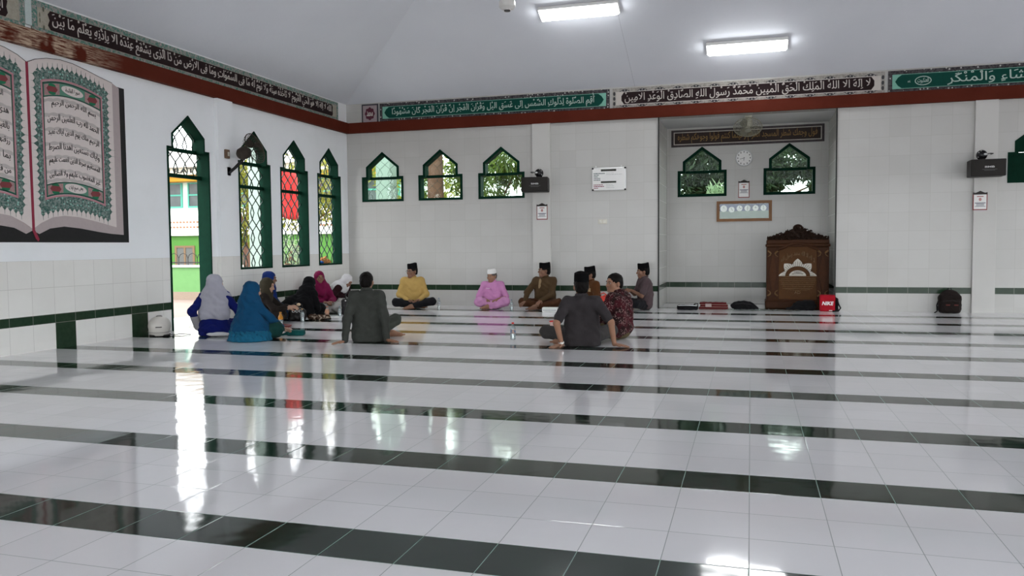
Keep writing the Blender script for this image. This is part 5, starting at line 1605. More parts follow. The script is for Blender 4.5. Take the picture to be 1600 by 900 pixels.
c_gs = cloth('charcoal grey shirt cloth', (0.036, 0.032, 0.034)); c_gs2 = cloth('dark grey trouser cloth', (0.05, 0.047, 0.046))
p = Person('man in short-sleeved charcoal shirt and black cap seen from behind', (-1.79, 8.78), (-.03, 1), .815, skin=SK1, lean=(-.01, -.12), hunch=-.01, size=1.0, cap_h=.045, pitch=-.04, head=(-.1, 1),
           hands=hands_floor((-.23, -.22, .036), (-.75, -.6, -.12), (.34, -.20, .036), (.9, -.25, -.12)), poles={'L': V3(-.6, -.6, .1), 'R': V3(.6, -.6, .1)},
           legs={'L': (V3(-.40, .20, .13), V3(-.02, .40, .06), V3(.9, .3, 0)), 'R': (V3(.34, .32, .13), V3(-.18, .08, .055), V3(-1, -.08, 0))})
p.body(); p.face(); p.hair(); p.peci(hgt=.095, tip=.08); p.short_shirt(c_gs, .004, 7.1, c_gs, seat=True); p.trousers(c_gs2)
w0 = np.array(p.hands['L'][0]); e0 = p.el['L']; ax = unit(w0 - e0); cw = w0 - ax * .02
mw = Matrix.Translation(cw.tolist()) @ Vector(ax.tolist()).to_track_quat('Z', 'Y').to_matrix().to_4x4()
wa = MB().lathe([(.027, -.008), (.033, -.008), (.033, .008), (.027, .008)], 20, mw).build('watch_strap', M_chrome, p.root, True)
MB().lathe([(0, 0), (.016, 0), (.016, .008), (0, .009)], 16, mw @ Matrix.Translation((-.026, -.018, 0)) @ Matrix.Rotation(math.radians(-125), 4, 'Z') @ Matrix.Rotation(math.pi / 2, 4, 'Y')).build('watch_face', M_wht_card, wa)

def batik(s, co, base):
    v = s.n('ShaderNodeTexVoronoi'); v.inputs['Scale'].default_value = 58; s.l(co, v.inputs['Vector'])
    n = s.noise(16.0, 4.0, co, .7)
    f = s.M('MULTIPLY', s.ramp(v.outputs['Distance'], .46, .30), s.ramp(n, .47, .53))
    b = s.mix(s.ramp(s.noise(11.0, 3.0, co), .45, .6), base, (0.020, 0.010, 0.010))
    return s.mix(f, b, (0.24, 0.15, 0.145))
c_bat = cloth('maroon batik cloth', (0.055, 0.011, 0.015), pattern=batik); c_oltr = cloth('olive trouser cloth', (0.095, 0.075, 0.035))
p = Person('bare-headed man in patterned maroon shirt, looking back over his left shoulder', (-1.50, 9.50), (-.86, .51), .765, skin=SK1, head=(-.80, -.60), size=.98, lean=(.02, .0), hunch=.03, head_fwd=.06,
           hands={'L': (V3(-.20, .27, .15), V3(.4, .8, -.3), V3(0, 0, -1), .4), 'R': (V3(.16, .30, .16), V3(-.3, .9, -.3), V3(0, 0, -1), .4)})
p.body(); p.face(); p.hair(); p.shirt(c_bat, 1.0, collar=c_bat, seed=8.1, hemlen=.02); p.trousers(c_oltr)

# --- the women by the left wall
c_gh = cloth('pale grey scarf cloth', (0.36, 0.36, 0.41), 60, .10); c_rb = cloth('royal blue dress cloth', (0.007, 0.012, 0.105))
p = Person('woman in pale grey headscarf and royal blue dress, seen from behind near the doorway', (-6.58, 8.80), (.35, .94), .772, female=True, skin=SK3, head=(.80, .60), size=.95, legs={'L': (V3(-.12, .36, .10), V3(-.06, .04, .06), V3(.3, -.9, 0)), 'R': (V3(.26, .34, .11), V3(.05, .10, .06), V3(-.3, -.9, 0))},
           hands={'L': (V3(-.215, -.02, .13), V3(.2, .9, -.5), V3(0, 0, -1), .3), 'R': (V3(.22, .26, .18), V3(0, .9, -.2), V3(0, 0, -1), .4)}, poles={'L': V3(-.35, -.9, .0)})
p.body(); p.face(); p.hijab(c_gh, .27, 1.0, wr=.004); p.shirt(c_rb, 1.0, 'dress', -.006, .005, seed=9.1, seat=True); p.skirt(c_rb, .006)
cf = SDF(.007); w0 = p.hands['L'][0]; cf.cap(p.el['L'] * .62 + w0 * .38, w0 + unit(w0 - p.el['L']) * .015, .052, .056); cf.mesh('cuff', cloth('light grey cuff', (0.33, 0.32, 0.33)), p.root)
hm = SDF(.008); hm.ell((.10, -.16, .03), (.16, .05, .028)); hm.mesh('petticoat_hem', cloth('white hem cloth', (0.60, 0.60, 0.62)), p.root, .003, .004)

c_tb = cloth('teal blue scarf cloth', (0.008, 0.060, 0.135), 60, .15); c_tq = cloth('turquoise ruffle cloth', (0.012, 0.105, 0.185), 60, .3)
p = Person('woman in long teal blue headscarf with turquoise ruffled hem, nearest the camera', (-5.80, 8.42), (.86, .50), .70, female=True, skin=SK3, head=(.90, .42), pitch=.15, size=.92, legs=SIDE,
           hands={'L': (V3(-.10, .40, .12), V3(.1, 1, -.3), V3(0, 0, -1), .3), 'R': (V3(.12, .36, .13), V3(-.2, 1, -.3), V3(0, 0, -1), .4)})
p.body(); p.face(); p.hijab(c_tb, .30, 1.0, [(V3(0, -.06, .12), .195), (V3(.09, .03, .12), .175), (V3(-.06, .06, .18), .16)], .006)
p.skirt(cloth('dark green skirt cloth', (0.010, 0.045, 0.040)), .007); p.shirt(c_tb, 1.0, 'dress', .004, .004, seed=10.1)
rf = SDF(.008)
for i in range(46):
    t = math.radians(92 + i * 6.8); rr = .236 + .009 * (i % 2) + .004 * math.sin(i * 1.7)
    a = V3(rr * math.cos(t) * 1.02 + .03, rr * math.sin(t) * .98 - .02, .0)
    rf.cap(a + V3(0, 0, .012), a * .95 + V3(0, 0, .115), .021, .012, .022)
rf.mesh('ruffle', c_tq, p.root, .003, .007, 1.6)

c_ol = cloth('dark olive scarf cloth', (0.036, 0.031, 0.020)); c_dk = cloth('dark brown dress cloth', (0.018, 0.014, 0.012))
p = Person('woman in dark olive headscarf and dark dress, holding food above the red tray', (-6.90, 10.28), (.98, -.18), .660, female=True, skin=SK3, head=(.93, -.36), pitch=.25, size=.92, lean=(0, .06), legs=SIDE,
           hands={'L': (V3(-.03, .42, .24), V3(.25, .9, .1), V3(.5, 0, -.8), .7), 'R': (V3(.08, .41, .23), V3(-.2, .95, .1), V3(-.5, 0, -.8), .7)})
p.body(); p.face(); p.hijab(c_ol, .20, 1.0, wr=.004, seed=2.2); p.shirt(c_dk, .92, 'dress', .010, .005, seed=11.1); p.skirt(c_dk)
fd = SDF(.006); fd.ell((.03, .55, .275), (.032, .03, .022)); o = fd.mesh('bread_roll', mat('pale bread', (0.55, 0.42, 0.28), .8), None, None)
tag(o, 'pale bread roll held by the woman in the dark olive headscarf', 'food'); o.matrix_world = Matrix.Translation(p.root.location) @ Matrix.Rotation(p.root.rotation_euler.z, 4, 'Z')

c_bs = cloth('blue scarf cloth', (0.010, 0.026, 0.13)); c_bd = cloth('slate blue dress cloth', (0.012, 0.032, 0.075))
p = Person('woman in blue headscarf behind the woman in dark olive', (-7.17, 10.88), (.97, -.25), .740, female=True, skin=SK2, head=(.97, -.25), pitch=.10, size=.93, legs=SIDE)
p.body(); p.face(); p.hijab(c_bs, .18, 1.0, wr=.004, seed=3.3); p.shirt(c_bd, 1.0, 'dress', .010, .005, seed=12.1); p.skirt(c_bd)

c_bk = cloth('black robe cloth', (0.007, 0.007, 0.008))
p = Person('woman in full black robe and headscarf leaning towards the woman in magenta', (-6.96, 11.50), (.72, .68), .625, female=True, skin=SK2, head=(.85, .50), pitch=.35, size=.92, lean=(.05, .08), legs=SIDE)
p.body(); p.face(); p.hijab(c_bk, .28, 1.0, [(V3(-.10, -.06, .15), .21), (V3(-.19, -.20, .09), .13), (V3(.08, .02, .15), .18)], .005, 5.5); p.shirt(c_bk, 1.0, 'robe', .010, .005, seed=13.1); p.skirt(c_bk)

c_mg = cloth('magenta cloth', (0.16, 0.010, 0.050)); c_pw = cloth('grey white patterned cloth', (0.36, 0.35, 0.33), 60, .5)
p = Person('woman in magenta headscarf and top with a grey white skirt', (-7.08, 12.27), (.45, -.89), .70, female=True, skin=SK2, head=(.25, -.97), pitch=.06, size=.93, legs=KNEEL,
           hands={'L': (V3(-.05, .30, .20), V3(.5, .8, -.2), V3(0, 0, -1), .4), 'R': (V3(.07, .30, .20), V3(-.5, .8, -.2), V3(0, 0, -1), .4)})
p.body(); p.face(); p.hijab(c_mg, .15, 1.0, wr=.004, seed=6.6); p.shirt(c_mg, 1.0, 'blouse', .008, .004, seed=14.1); p.skirt(c_pw, .008)
for k in range(4): MB().ball(tuple(p.ch + V3(.005, .125 - .004 * k, .04 - .055 * k)), .008, 8, 6).build('button', M_wht_card, p.root, True)

c_wh = cloth('white scarf cloth', (0.55, 0.54, 0.55), 60, .08); c_mr = cloth('dark maroon jacket cloth', (0.022, 0.008, 0.010))
p = Person('woman in white headscarf and dark maroon jacket looking down into her lap', (-7.15, 12.98), (.80, -.60), .625, female=True, skin=SK2, head=(.85, -.52), pitch=.75, size=.92, lean=(0, .13), legs=SIDE, hunch=.04, head_fwd=.05)
p.body(); p.face(); p.hijab(c_wh, .04, .25, wr=.004, seed=7.7); p.shirt(c_mr, 1.0, 'jacket', .010, .004, seed=15.1); p.skirt(c_pw, .007)

# ------------------------------------------------------------------ carved wooden lectern in the niche
M_wood = mat('dark brown carved wood', (0.046, 0.017, 0.0065), 0.5, 0.35, 16, 0, 0, 0.1)
M_wood2 = mat('golden brown wood panel', (0.085, 0.035, 0.0105), 0.5, 0.25, 12, 0, 0, 0.1)
M_crv = mat('dark carving', (0.018, 0.008, 0.0045), 0.5, 0.4, 30, 0, 0, 0.1)
M_gold = mat('worn gilt carving', (0.16, 0.085, 0.03), 0.45, 0.3, 40)
M_ivory = mat('white emblem paint', (0.56, 0.53, 0.46), 0.5)
r = thing('lectern', 'carved brown wooden lectern with a white half sun emblem in the niche', 'lectern', (0.765, 14.45, 0))
MB().rbox((0, .28, .065), (1.04, .60, .13), .012, 2).rbox((0, .28, .145), (1.01, .57, .03), .008, 2).build('plinth', M_wood, r)
MB().prism(rect(-.30, .16, .30, 1.12), .02, .05).build('front_panel', M_wood2, r)
for sx in (-1, 1):
    pb = MB(); pb.rbox((sx * .40, .28, .60), (.20, .54, .90), .012, 2); side = pb.build('side_pier', M_wood, r)
    MB().prism(circ(sx * .40, .60, .06, 4, .36), -.012, .012).build('pier_panel', mat('mid brown pier panel', (0.060, 0.022, 0.008), .5, .3, 14, 0, 0, .1), side)
    cv = MB()
    for zc, fl_ in ((.985, 1), (.215, -1)):
        for q in (-1, 1):
            cv.tube([(sx * .40 + q * (.085 - .05 * math.sin(t)), .0, zc - fl_ * (.10 * t / 3.1) + .0) for t in np.linspace(0, 3.1, 9)], [.012, .014, .015, .014, .012, .010, .008, .006, .004], 6)
    cv.build('scroll_carving', M_gold, side, True)
MB().rbox((0, .29, .60), (.62, .50, .92), .01, 2).build('body', M_wood, r)
MB().rbox((0, .28, 1.075), (1.03, .58, .05), .012, 2).rbox((0, .28, 1.135), (1.0, .55, .07), .012, 2).build('cornice', M_wood, r)
ar = [(-.33, 1.0), (-.24, 1.03), (-.12, 1.09), (0, 1.115), (.12, 1.09), (.24, 1.03), (.33, 1.0)]
MB().tube([(x, -.005, z) for x, z in ar], .022, 8).build('arch_moulding', M_wood, r, True)
cr = MB(); random.seed(5)
def crown_h(t): return 1.165 + .045 + .205 * max(0, 1 - abs(t)) ** 1.15 * (1 if abs(t) > .1 else 1 - .25 * (1 - abs(t) * 10) ** 2 * .2)
out = []
for i in range(61):
    t = -1 + 2 * i / 60; out.append((t * .49, crown_h(t) - .022 + .010 * math.sin(i * 1.9)))
cr.prism([(-.49, 1.165), (.49, 1.165)] + list(reversed(out)), .05, .085)
for i in range(230):
    t = random.uniform(-.98, .98); x = t * .48; z = 1.175 + random.uniform(.05, 1.0) * (crown_h(t) - 1.18)
    k = random.uniform(.016, .030); a = random.uniform(0, 6.3); w_ = random.choice((-1, 1))
    cr.tube([(x + k * math.cos(a + w_ * u) * (1 - .18 * u), .045 - .012 * math.sin(u * 2), z + k * math.sin(a + w_ * u) * (1 - .18 * u)) for u in np.linspace(0, 4.2, 9)], [.005, .008, .010, .010, .009, .008, .007, .006, .004], 5)
for i in range(9):
    t = math.pi * i / 8; cr.ball((.062 * math.cos(t), .05, 1.365 + .050 * math.sin(t)), (.022, .02, .020), 10, 6)
cr.ball((0, .045, 1.375), (.034, .02, .030), 12, 8)
for sx in (-1, 1): cr.ball((sx * .485, .06, 1.20), (.014, .02, .035), 10, 6)
cr.build('crown_carving', M_crv, r, True)
em = MB()
pts = []
for i in range(61):
    t = math.pi * (1 - i / 60); q = abs(((t / math.pi * 4 + .5) % 1.0) - .5) * 2      # five pointed petals
    pk = .215 + .092 * (1 - q) ** .9
    pts.append((pk * math.cos(t), .559 + pk * math.sin(t) * .95))
inner = [(.20 * math.cos(t), .559 + .165 * math.sin(t)) for t in np.linspace(0, math.pi, 17)]
em.prism([(p_[0], max(.559, p_[1])) for p_ in reversed(pts)] + list(reversed(inner)) if False else list(reversed([(p_[0], max(.5591, p_[1])) for p_ in pts] + [(q[0], max(.5592, q[1])) for q in inner])), -.006, .021)
em.build('sun_emblem', M_ivory, r)
k = MB()
for i in range(21):
    t = math.pi * (i + .5) / 21; k.box((.235 * math.cos(t), -.009, .559 + .215 * math.sin(t)), (.005, .006, .075), Matrix.Identity(4)) if False else k.tube([(.185 * math.cos(t), -.007, .559 + .165 * math.sin(t)), (.262 * math.cos(t), -.007, .559 + .245 * math.sin(t))], .0035, 4)
k.build('ray_grooves', M_crv, r)
MB().prism(list(circ(0, .559, .135, 18, .092, 0, math.pi)), -.006, .021).build('emblem_dome', M_ivory, r)
def strokes(name, rows, m, y=-.004):
    k = MB()
    for x0, x1, z, h, bow in rows:
        x = x0
        while x < x1:
            l = random.uniform(.010, .026); zz = z - bow * ((x - (x0 + x1) / 2) / ((x1 - x0) / 2)) ** 2
            k.tube([(x, y, zz - h * random.uniform(.2, .5)), (x + l * .4, y - .004, zz + h * random.uniform(.2, .5)), (x + l, y, zz - h * random.uniform(0, .5))], .0045, 4); x += l
    return k.build(name, m, r)
strokes('dome_carving', [(-.09, .09, .60, .02, .01), (-.06, .06, .625, .015, .0)], M_crv, -.009)
flat_mb(text_geo(arabic('لا اله الا الله محمد رسول الله'), -.27, 0, .27, .105, .01), -.008, .021, lambda x, z: (x, z + .885 - .13 * (x / .27) ** 2)).build('carved_lettering', M_gold, r)
for z, w_ in ((.545, .30), (.475, .29), (.415, .27), (.345, .24)):
    MB().box((0, -.002, z), (2 * w_, .012, .007)).build('carved_rule', M_gold, r)
strokes('carved_lettering', [(-.27, .27, .51, .035, 0), (-.27, .27, .447, .032, 0), (-.24, .24, .38, .038, 0), (-.19, .19, .315, .032, -.02)], M_gold)
flat_mb(text_geo('AD', -.05, .255, .05, .30, .01), -.008, .021).build('carved_lettering', M_gold, r)

# ------------------------------------------------------------------ things on the floor
def soft(name, label, cat, loc, rz, build, m, wr=.004, seed=1.0, h=.007, group=None):
    r = thing(name, label, cat, loc, rz, group); d = SDF(h); build(d)
    o = d.mesh('body', m, r, .001, wr, 1.4, seed)
    return r
M_blackc = cloth('black nylon', (0.010, 0.010, 0.011))
r = soft('pouch', 'flat black pouch lying at the left of the niche', 'bag', (-1.02, 13.93, 0), .02, lambda d: d.box((0, 0, .042), (.175, .07, .042), .03), M_blackc)
MB().tube([(-.16, -.065, .075), (0, -.069, .080), (.16, -.065, .075)], .004, 5).build('zip', M_chrome, r)
MB().tube([(.10, 0, .08), (.13, 0, .11), (.17, .02, .10), (.17, .03, .05)], .008, 6).build('strap', M_blackc, r, True)
def mat_stripes(s, co, base):
    x = s.n('ShaderNodeSeparateXYZ'); s.l(co, x.inputs[0])
    w = s.M('SINE', s.M('MULTIPLY', x.outputs[2], 160.0))
    return s.mix(s.ramp(w, .5, .8), base, (0.22, 0.13, 0.11))
r = soft('prayer_mat', 'folded dark red prayer mat lying between the black pouch and the black bag', 'prayer mat', (-.60, 14.10, 0), 0,
         lambda d: (d.box((0, 0, .025), (.24, .11, .025), .02), d.box((.01, .0, .068), (.225, .10, .024), .02), d.box((-.01, .0, .104), (.22, .095, .018), .015)), cloth('red prayer mat pile', (0.095, 0.014, 0.016), pattern=mat_stripes), .003)
MB().rbox((-.08, -.112, .075), (.10, .012, .055), .004, 2).build('pale_corner', mat('pale mat lining', (0.42, 0.33, 0.32), .9), r)
r = soft('shoulder_bag', 'rounded black bag lying on a clear plastic sheet in front of the niche', 'bag', (-.12, 14.06, 0), 0,
         lambda d: (d.ell((0, 0, .07), (.20, .10, .085)), d.cap((.12, 0, .06), (.22, -.03, .03), .05, .03)), M_blackc, .004, 2.0)
MB().tube([(.16, -.02, .09), (.22, -.04, .06), (.25, -.06, .02), (.20, -.09, .012)], .012, 6).build('strap', M_blackc, r, True)
MB().tube([(-.13, -.085, .10), (0, -.10, .115), (.13, -.085, .10)], .004, 5).build('zip', M_ink, r)
r = thing('plastic_sheet', 'crumpled clear plastic sheet on the floor in front of the lectern', 'plastic sheet', (.22, 13.82, 0.002))
g = MB(); nx, ny = 40, 10; rr = random.Random(3)
hts = [[.004 + .022 * abs(math.sin(i * .9 + j * 1.7) * math.sin(i * .37 + j * .6)) + rr.uniform(0, .008) for j in range(ny + 1)] for i in range(nx + 1)]
g.add([(-.60 + 1.15 * i / nx + .01 * math.sin(j), -.10 + .20 * j / ny + .015 * math.sin(i * .7), hts[i][j]) for i in range(nx + 1) for j in range(ny + 1)],
      [(i * (ny + 1) + j, (i + 1) * (ny + 1) + j, (i + 1) * (ny + 1) + j + 1, i * (ny + 1) + j + 1) for i in range(nx) for j in range(ny)])
g.build('film', glass_mat('clear film', (0.72, 0.75, 0.74), .22), r, True)
r = soft('duffel_bag', 'black slouched bag against the lectern, left of the red bag', 'bag', (.84, 14.17, 0), 0,
         lambda d: (d.ell((.02, 0, .075), (.19, .10, .085)), d.cap((-.10, -.02, .05), (-.26, -.05, .02), .05, .02), d.box((.08, 0, .08), (.10, .09, .08), .04)), M_blackc, .006, 3.0)
MB().tube([(-.1, -.09, .08), (.02, -.105, .05), (.14, -.095, .07)], .010, 6).build('strap', M_blackc, r, True)
r = thing('sports_bag', 'red and black sports bag with white lettering at the right of the lectern', 'bag', (1.20, 13.99, 0), -.05)
d = SDF(.006); d.box((0, 0, .135), (.118, .055, .135), .02); d.mesh('body', cloth('red nylon', (0.36, 0.012, 0.022)), r, .001, .002)
d = SDF(.006); d.box((.04, .075, .11), (.13, .045, .11), .03); d.mesh('black_back', M_blackc, r, .001, .003)
flat_mb(text_geo('NIKE', -.078, .105, .088, .165, .035), -.062, -.05, lambda x, z: (x + (z - .13) * .25, z)).build('lettering', M_wht_card, r)
MB().box((.05, -.057, .018), (.05, .006, .012)).build('label_tag', M_wht_card, r)
MB().tube([(.10, .03, .24), (.15, .02, .20), (.17, 0, .12), (.20, -.02, .06), (.17, -.04, .015), (.08, -.085, .012)], .013, 6).build('strap', M_blackc, r, True)
r = soft('backpack', 'dark backpack standing against the wall by the right pilaster', 'backpack', (2.985, 13.98, 0), 0,
         lambda d: (d.box((0, .01, .15), (.16, .09, .15), .06), d.ell((0, .02, .30), (.115, .08, .065), None, .04), d.box((0, -.08, .11), (.125, .05, .10), .04, None, .03)), cloth('dark brown nylon', (0.016, 0.012, 0.011)), .004, 4.0)
for sx in (-.05, .065): MB().rbox((sx, -.132, .135), (.06, .008, .018), .003, 2).build('red_patch', mat('dull red patch', (0.11, 0.025, 0.022), .7), r)
MB().tube([(-.03, .03, .355), (-.02, .03, .385), (.02, .03, .385), (.03, .03, .355)], .008, 6).build('carry_loop', M_blackc, r, True)
MB().tube([(-.13, .06, .24), (-.175, .03, .12), (-.18, -.03, .03), (-.22, -.05, .008)], .010, 6).build('strap', M_blackc, r, True)
MB().tube([(-.115, -.115, .19), (0, -.135, .205), (.115, -.115, .19)], .004, 5).build('zip', M_ink, r)

def bottle(label, loc, h, rad, liquid, cap, lab=None, group=None, name='bottle', lvl=.8):
    r = thing(name, label, 'bottle', (loc[0], loc[1], 0), 0, group)
    prof = [(rad * .8, .001), (rad, .006), (rad, h * .30), (rad * .93, h * .34), (rad, h * .38), (rad, h * .60), (rad * .85, h * .72), (rad * .45, h * .86), (rad * .42, h * .93)]
    MB().lathe(prof, 18).build('bottle_body', M_clear, r, True)
    if liquid:
        q = [(a * .93, max(.004, b)) for a, b in prof if b <= h * lvl]; MB().lathe(q, 18).build('contents', liquid, r, True)
    MB().lathe([(rad * .48, h * .91), (rad * .48, h * .995), (rad * .40, h)], 16).build('cap', cap, r, True)
    if lab: MB().lathe([(rad * 1.02, h * .36), (rad * 1.02, h * .60)], 18).build('label_band', lab, r, True)
    return r
M_water = mat('water', (0.45, 0.50, 0.51), .1); M_or = mat('orange juice', (0.62, 0.25, 0.02), .3); M_rc = mat('red plastic cap', (0.55, 0.035, 0.03), .4); M_bc = mat('blue grey cap', (0.20, 0.26, 0.32), .4)
def lab_pat(name, a, b):
    s = NT(name); co = s.n('ShaderNodeTexCoord').outputs['Object']
    s.set(s.mix(s.ramp(s.noise(45.0, 2.0, co), .45, .55), a, b), .4); return s.m
L_b = lab_pat('blue and peach bottle label', (0.10, 0.20, 0.34), (0.52, 0.32, 0.22)); L_g = lab_pat('grey bottle label', (0.20, 0.24, 0.28), (0.45, 0.45, 0.44))
bottle('clear bottle with a red cap and blue label alone on the open floor', (-2.70, 9.14), .205, .033, M_water, M_rc, L_b)
bottle('small water bottle at the wall between the yellow and pink men', (-5.34, 13.42), .195, .028, None, M_bc, L_g)
bottle('small water bottle by the knee of the man in olive brown', (-3.96, 13.33), .185, .028, M_water, M_bc, L_g)
r = thing('tray', 'round red plastic tray under the orange capped bottle', 'tray', (-6.33, 9.88, 0))
MB().lathe([(.12, .002), (.15, .004), (.165, .022), (.160, .022), (.145, .009), (0, .008)], 28).build('dish', mat('dull red plastic', (0.26, 0.035, 0.03), .4), r, True)
MB().lathe([(.160, .021), (.168, .024), (.166, .028), (.158, .025)], 28).build('rim', mat('dark red rim', (0.16, 0.02, 0.02), .4), r, True)
b_ = bottle('bottle of orange drink with a yellow cap on the red tray', (-6.30, 9.86), .205, .032, M_water, M_or, None, lvl=.55)
b_.location.z = .010
MB().lathe([(.0325, .10), (.0325, .135), (.024, .155), (.015, .178)], 16).build('orange_neck', M_or, b_, True)
r = thing('food_box', 'dull red food box in front of the woman in dark olive', 'food box', (-6.60, 9.72, 0), .3)
MB().rbox((0, 0, .065), (.20, .14, .13), .012, 2).build('box', mat('dusty red box', (0.24, 0.05, 0.045), .6), r)
MB().rbox((0, 0, .138), (.21, .15, .018), .006, 2).build('lid', mat('red box lid', (0.30, 0.06, 0.055), .5), r)
MB().box((0, -.0715, .07), (.10, .003, .04)).build('label_panel', mat('pink print', (0.45, 0.20, 0.19), .6), r)
r = thing('cup', 'red plastic cup beside the dull red food box', 'cup', (-6.36, 9.62, 0))
MB().lathe([(.026, .001), (.036, .085), (.033, .085), (.024, .006)], 18).build('cup_body', mat('bright red plastic', (0.42, 0.06, 0.05), .35), r, True)
MB().lathe([(.037, .082), (.039, .087), (.034, .087)], 18).build('rim', M_rc, r, True)
r = soft('handbag', 'black shiny handbag on the floor behind the red tray', 'handbag', (-6.60, 10.78, 0), .5, lambda d: (d.box((0, 0, .09), (.13, .07, .09), .045), d.ell((0, 0, .17), (.10, .05, .04), None, .03)), mat('black leather', (0.012, 0.011, 0.011), .3, .3, 30), .004, 5.0)
MB().tube([(-.09, -.02, .17), (-.07, -.03, .25), (0, -.03, .275), (.07, -.03, .25), (.09, -.02, .17)], .008, 6).build('handle', M_black, r, True)
k = MB()
for x in (-.05, 0, .05): k.tube([(x + .018 * math.cos(t), -.085, .155 + .018 * math.sin(t)) for t in np.linspace(0, 2 * math.pi, 11)], .004, 5)
k.build('chain', M_chrome, r, True)
bottle('small clear bottle beside the black shiny handbag', (-6.44, 10.66), .20, .030, M_water, mat('tan cap', (0.36, 0.22, 0.12), .5), L_g)
def plaid(s, co, base):
    n = s.noise(22.0, 3.0, co); return s.mix(s.ramp(n, .5, .58), base, (0.42, 0.34, 0.27))
r = soft('cloth_bundle', 'crumpled brown and cream cloth bundle in front of the woman in black', 'cloth bundle', (-6.36, 11.02, 0), .45,
         lambda d: (d.ell((0, 0, .03), (.17, .09, .045)), d.ell((.09, -.03, .03), (.08, .06, .05)), d.ell((-.10, .02, .035), (.07, .06, .055))), cloth('brown plaid cloth', (0.055, 0.030, 0.020), pattern=plaid), .010, 6.0)
MB().rbox((.13, -.07, .015), (.10, .05, .02), .006, 2).build('folded_corner', mat('black cloth corner', (0.02, 0.018, 0.018), .8), r)
r = thing('paper_sheet', 'white paper spread under the salmon drink cup', 'paper', (-6.42, 11.42, 0.001), .5)
MB().add([(-.15, -.09, .0), (.15, -.09, .004), (.16, .09, .0), (-.13, .10, .006), (0, 0, .002)], [(0, 1, 4), (1, 2, 4), (2, 3, 4), (3, 0, 4)]).build('sheet', M_wht_card, r)
MB().box((.04, -.02, .006), (.09, .05, .004)).build('fold', M_wht_card, r)
b_ = bottle('salmon coloured drink bottle on the white paper', (-6.44, 11.40), .17, .034, mat('salmon drink', (0.50, 0.22, 0.13), .4), mat('salmon cap', (0.50, 0.19, 0.12), .5), mat('salmon label', (0.52, 0.27, 0.17), .5)); b_.location.z = .010
bottle('small water bottle in front of the tall black handbag', (-6.36, 11.66), .165, .027, M_water, M_bc, L_g)
r = soft('handbag', 'tall black handbag with two loop handles beside the grey green jacket', 'handbag', (-6.30, 11.90, 0), .5, lambda d: d.box((0, 0, .135), (.135, .065, .135), .035), mat('black matt leather', (0.014, 0.013, 0.014), .45, .3, 30), .003, 7.0)
for y in (-.045, .045):
    MB().tube([(-.07, y, .25), (-.065, y * 1.2, .34), (-.03, y * 1.3, .385), (.03, y * 1.3, .385), (.065, y * 1.2, .34), (.07, y, .25)], .007, 6).build('handle', M_black, r, True)
k = MB()
for x in (-.07, .07): k.ball((x, -.066, .24), (.013, .008, .013), 10, 6)
k.build('stud', M_chrome, r, True)
r = soft('cloth_pouch', 'dark teal cloth pouch on the floor by the teal headscarf', 'pouch', (-5.55, 8.98, 0), .25, lambda d: (d.box((.03, 0, .035), (.11, .06, .035), .025), d.cap((-.06, 0, .03), (-.15, -.02, .012), .028, .012)), cloth('teal pouch cloth', (0.010, 0.085, 0.080)), .003, 8.0)
MB().tube([(-.12, -.02, .02), (-.17, -.03, .02), (-.16, -.05, .01)], .008, 6).build('drawstring', M_ink, r, True)
r = soft('tissue', 'crumpled pale tissue lying on the teal cloth pouch', 'tissue', (-5.70, 9.10, 0), 0, lambda d: (d.ell((0, 0, .045), (.055, .04, .04)), d.ell((.03, .01, .03), (.04, .03, .03))), mat('pale pink tissue', (0.55, 0.42, 0.37), .9), .008, 9.0)
r = thing('cup', 'red lidded cup on the floor behind the charcoal-shirted man', 'cup', (-2.60, 10.70, 0))
MB().lathe([(.028, .001), (.038, .07), (.034, .07), (.026, .006)], 18).build('cup_body', mat('pale cup', (0.60, 0.42, 0.38), .4), r, True)
MB().lathe([(.040, .066), (.040, .080), (.02, .086)], 18).build('lid', M_rc, r, True)
r = thing('paper_box', 'white snack box on the floor before the man in olive brown', 'snack box', (-3.22, 13.12, 0), .1)
MB().rbox((0, 0, .03), (.25, .17, .06), .006, 2).build('box', M_wht_card, r)
MB().rbox((0, 0, .066), (.255, .175, .012), .004, 2).build('lid', M_wht_card, r)
k = MB()
for i in range(9): k.box((-.10 + i * .025, -.0865, .03), (.012, .003, .022))
k.build('side_print', mat('grey box print', (0.30, 0.31, 0.33), .6), r)
r = soft('plastic_bag', 'bright red plastic bag on the floor behind the man in maroon', 'plastic bag', (-2.27, 12.85, 0), 0, lambda d: (d.ell((0, 0, .14), (.12, .09, .15)), d.cap((0, 0, .2), (.02, 0, .28), .05, .03)), mat('red bag film', (0.55, 0.045, 0.028), .35), .008, 3.3)
MB().tube([(-.02, 0, .27), (-.05, 0, .32), (0, 0, .34), (.05, 0, .31), (.03, 0, .27)], .010, 6).build('tied_handle', mat('red bag film', (0.55, 0.045, 0.028), .35), r, True)

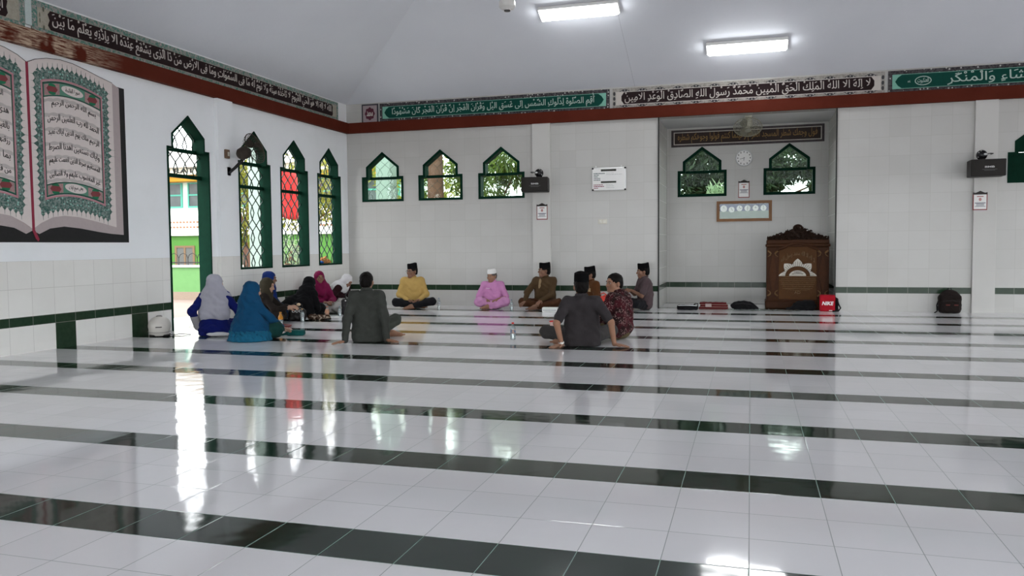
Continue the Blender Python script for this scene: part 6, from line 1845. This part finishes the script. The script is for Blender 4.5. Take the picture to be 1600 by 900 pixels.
r = thing('helmet', 'white motorcycle helmet on the floor against the left wall', 'helmet', (-7.25, 8.58, 0), math.radians(35))
M_rw = mat('cream white shell', (0.60, 0.575, 0.53), .3, .04)
d = SDF(.006); d.ell((0, 0, .128), (.138, .150, .128)); d.cap((0, .02, .05), (0, -.02, .05), .118, None, .03)
d.ell((0, .15, .10), (.10, .06, .06), None, .01, 's'); d.box((0, 0, -.02), (.2, .2, .028), .005, None, .005, 's')
d.mesh('shell', M_rw, r, .003)
d = SDF(.006); d.cap((-.07, 0, .014), (.07, 0, .014), .052, None, .03); d.box((0, 0, .014), (.118, .122, .010), .01, None, .01)
d.mesh('neck_roll', mat('dark padding', (0.02, 0.019, 0.018), .8), r, .001)
d = SDF(.005); d.ell((0, .135, .105), (.092, .02, .052)); d.mesh('visor', mat('smoked visor', (0.015, 0.015, 0.016), .15), r, None)
MB().rbox((0, -.148, .122), (.075, .016, .014), .004, 2).build('rear_vent', mat('grey vent', (0.10, 0.095, 0.09), .5), r)
MB().tube([(-.035, -.03, .250), (-.02, -.034, .258), (.02, -.034, .258), (.035, -.03, .250)], .007, 6).build('top_vent', mat('grey top vent', (0.16, 0.15, 0.14), .5), r, True)
MB().tube([(.136 * math.sin(t), -.152 * math.cos(t), .062 - .01 * math.cos(t)) for t in np.linspace(-1.5, 1.5, 17)], .004, 5).build('trim_line', mat('grey seam', (0.30, 0.29, 0.27), .5), r, True)
MB().tube([(.08, -.02, .02), (.15, .0, .012), (.19, -.04, .008), (.22, .0, .014), (.26, -.03, .018), (.31, -.02, .010), (.37, -.06, .006)], .0045, 6).build('chin_strap', M_ink, r, True)

r = soft('cloth_bundle', 'orange tan cloth bundle on the sill of the fourth tall opening', 'cloth bundle', (LX - .09, 13.34, .814), math.pi / 2, lambda d: (d.ell((0, 0, .04), (.16, .07, .055)), d.ell((.10, 0, .03), (.12, .06, .04)), d.cap((-.1, 0, .06), (.05, 0, .10), .03)), cloth('orange tan cloth', (0.42, 0.20, 0.075)), .010, 1.7)
d = SDF(.007); d.ell((-.14, -.02, .025), (.07, .05, .03)); d.mesh('blue_wrap', cloth('blue wrap', (0.03, 0.12, 0.36)), r, .0, .006)
r = thing('saucer', 'small plate on the sill of the third tall opening', 'plate', (LX - .09, 12.10, .814))
MB().lathe([(.05, .001), (.085, .014), (.082, .017), (.045, .006), (0, .005)], 24).build('dish', mat('cream glaze', (0.50, 0.44, 0.36), .3), r, True)
MB().ball((0.01, 0, .018), (.05, .05, .014), 14, 8).build('crust', mat('brown crust', (0.20, 0.10, 0.04), .8), r, True)
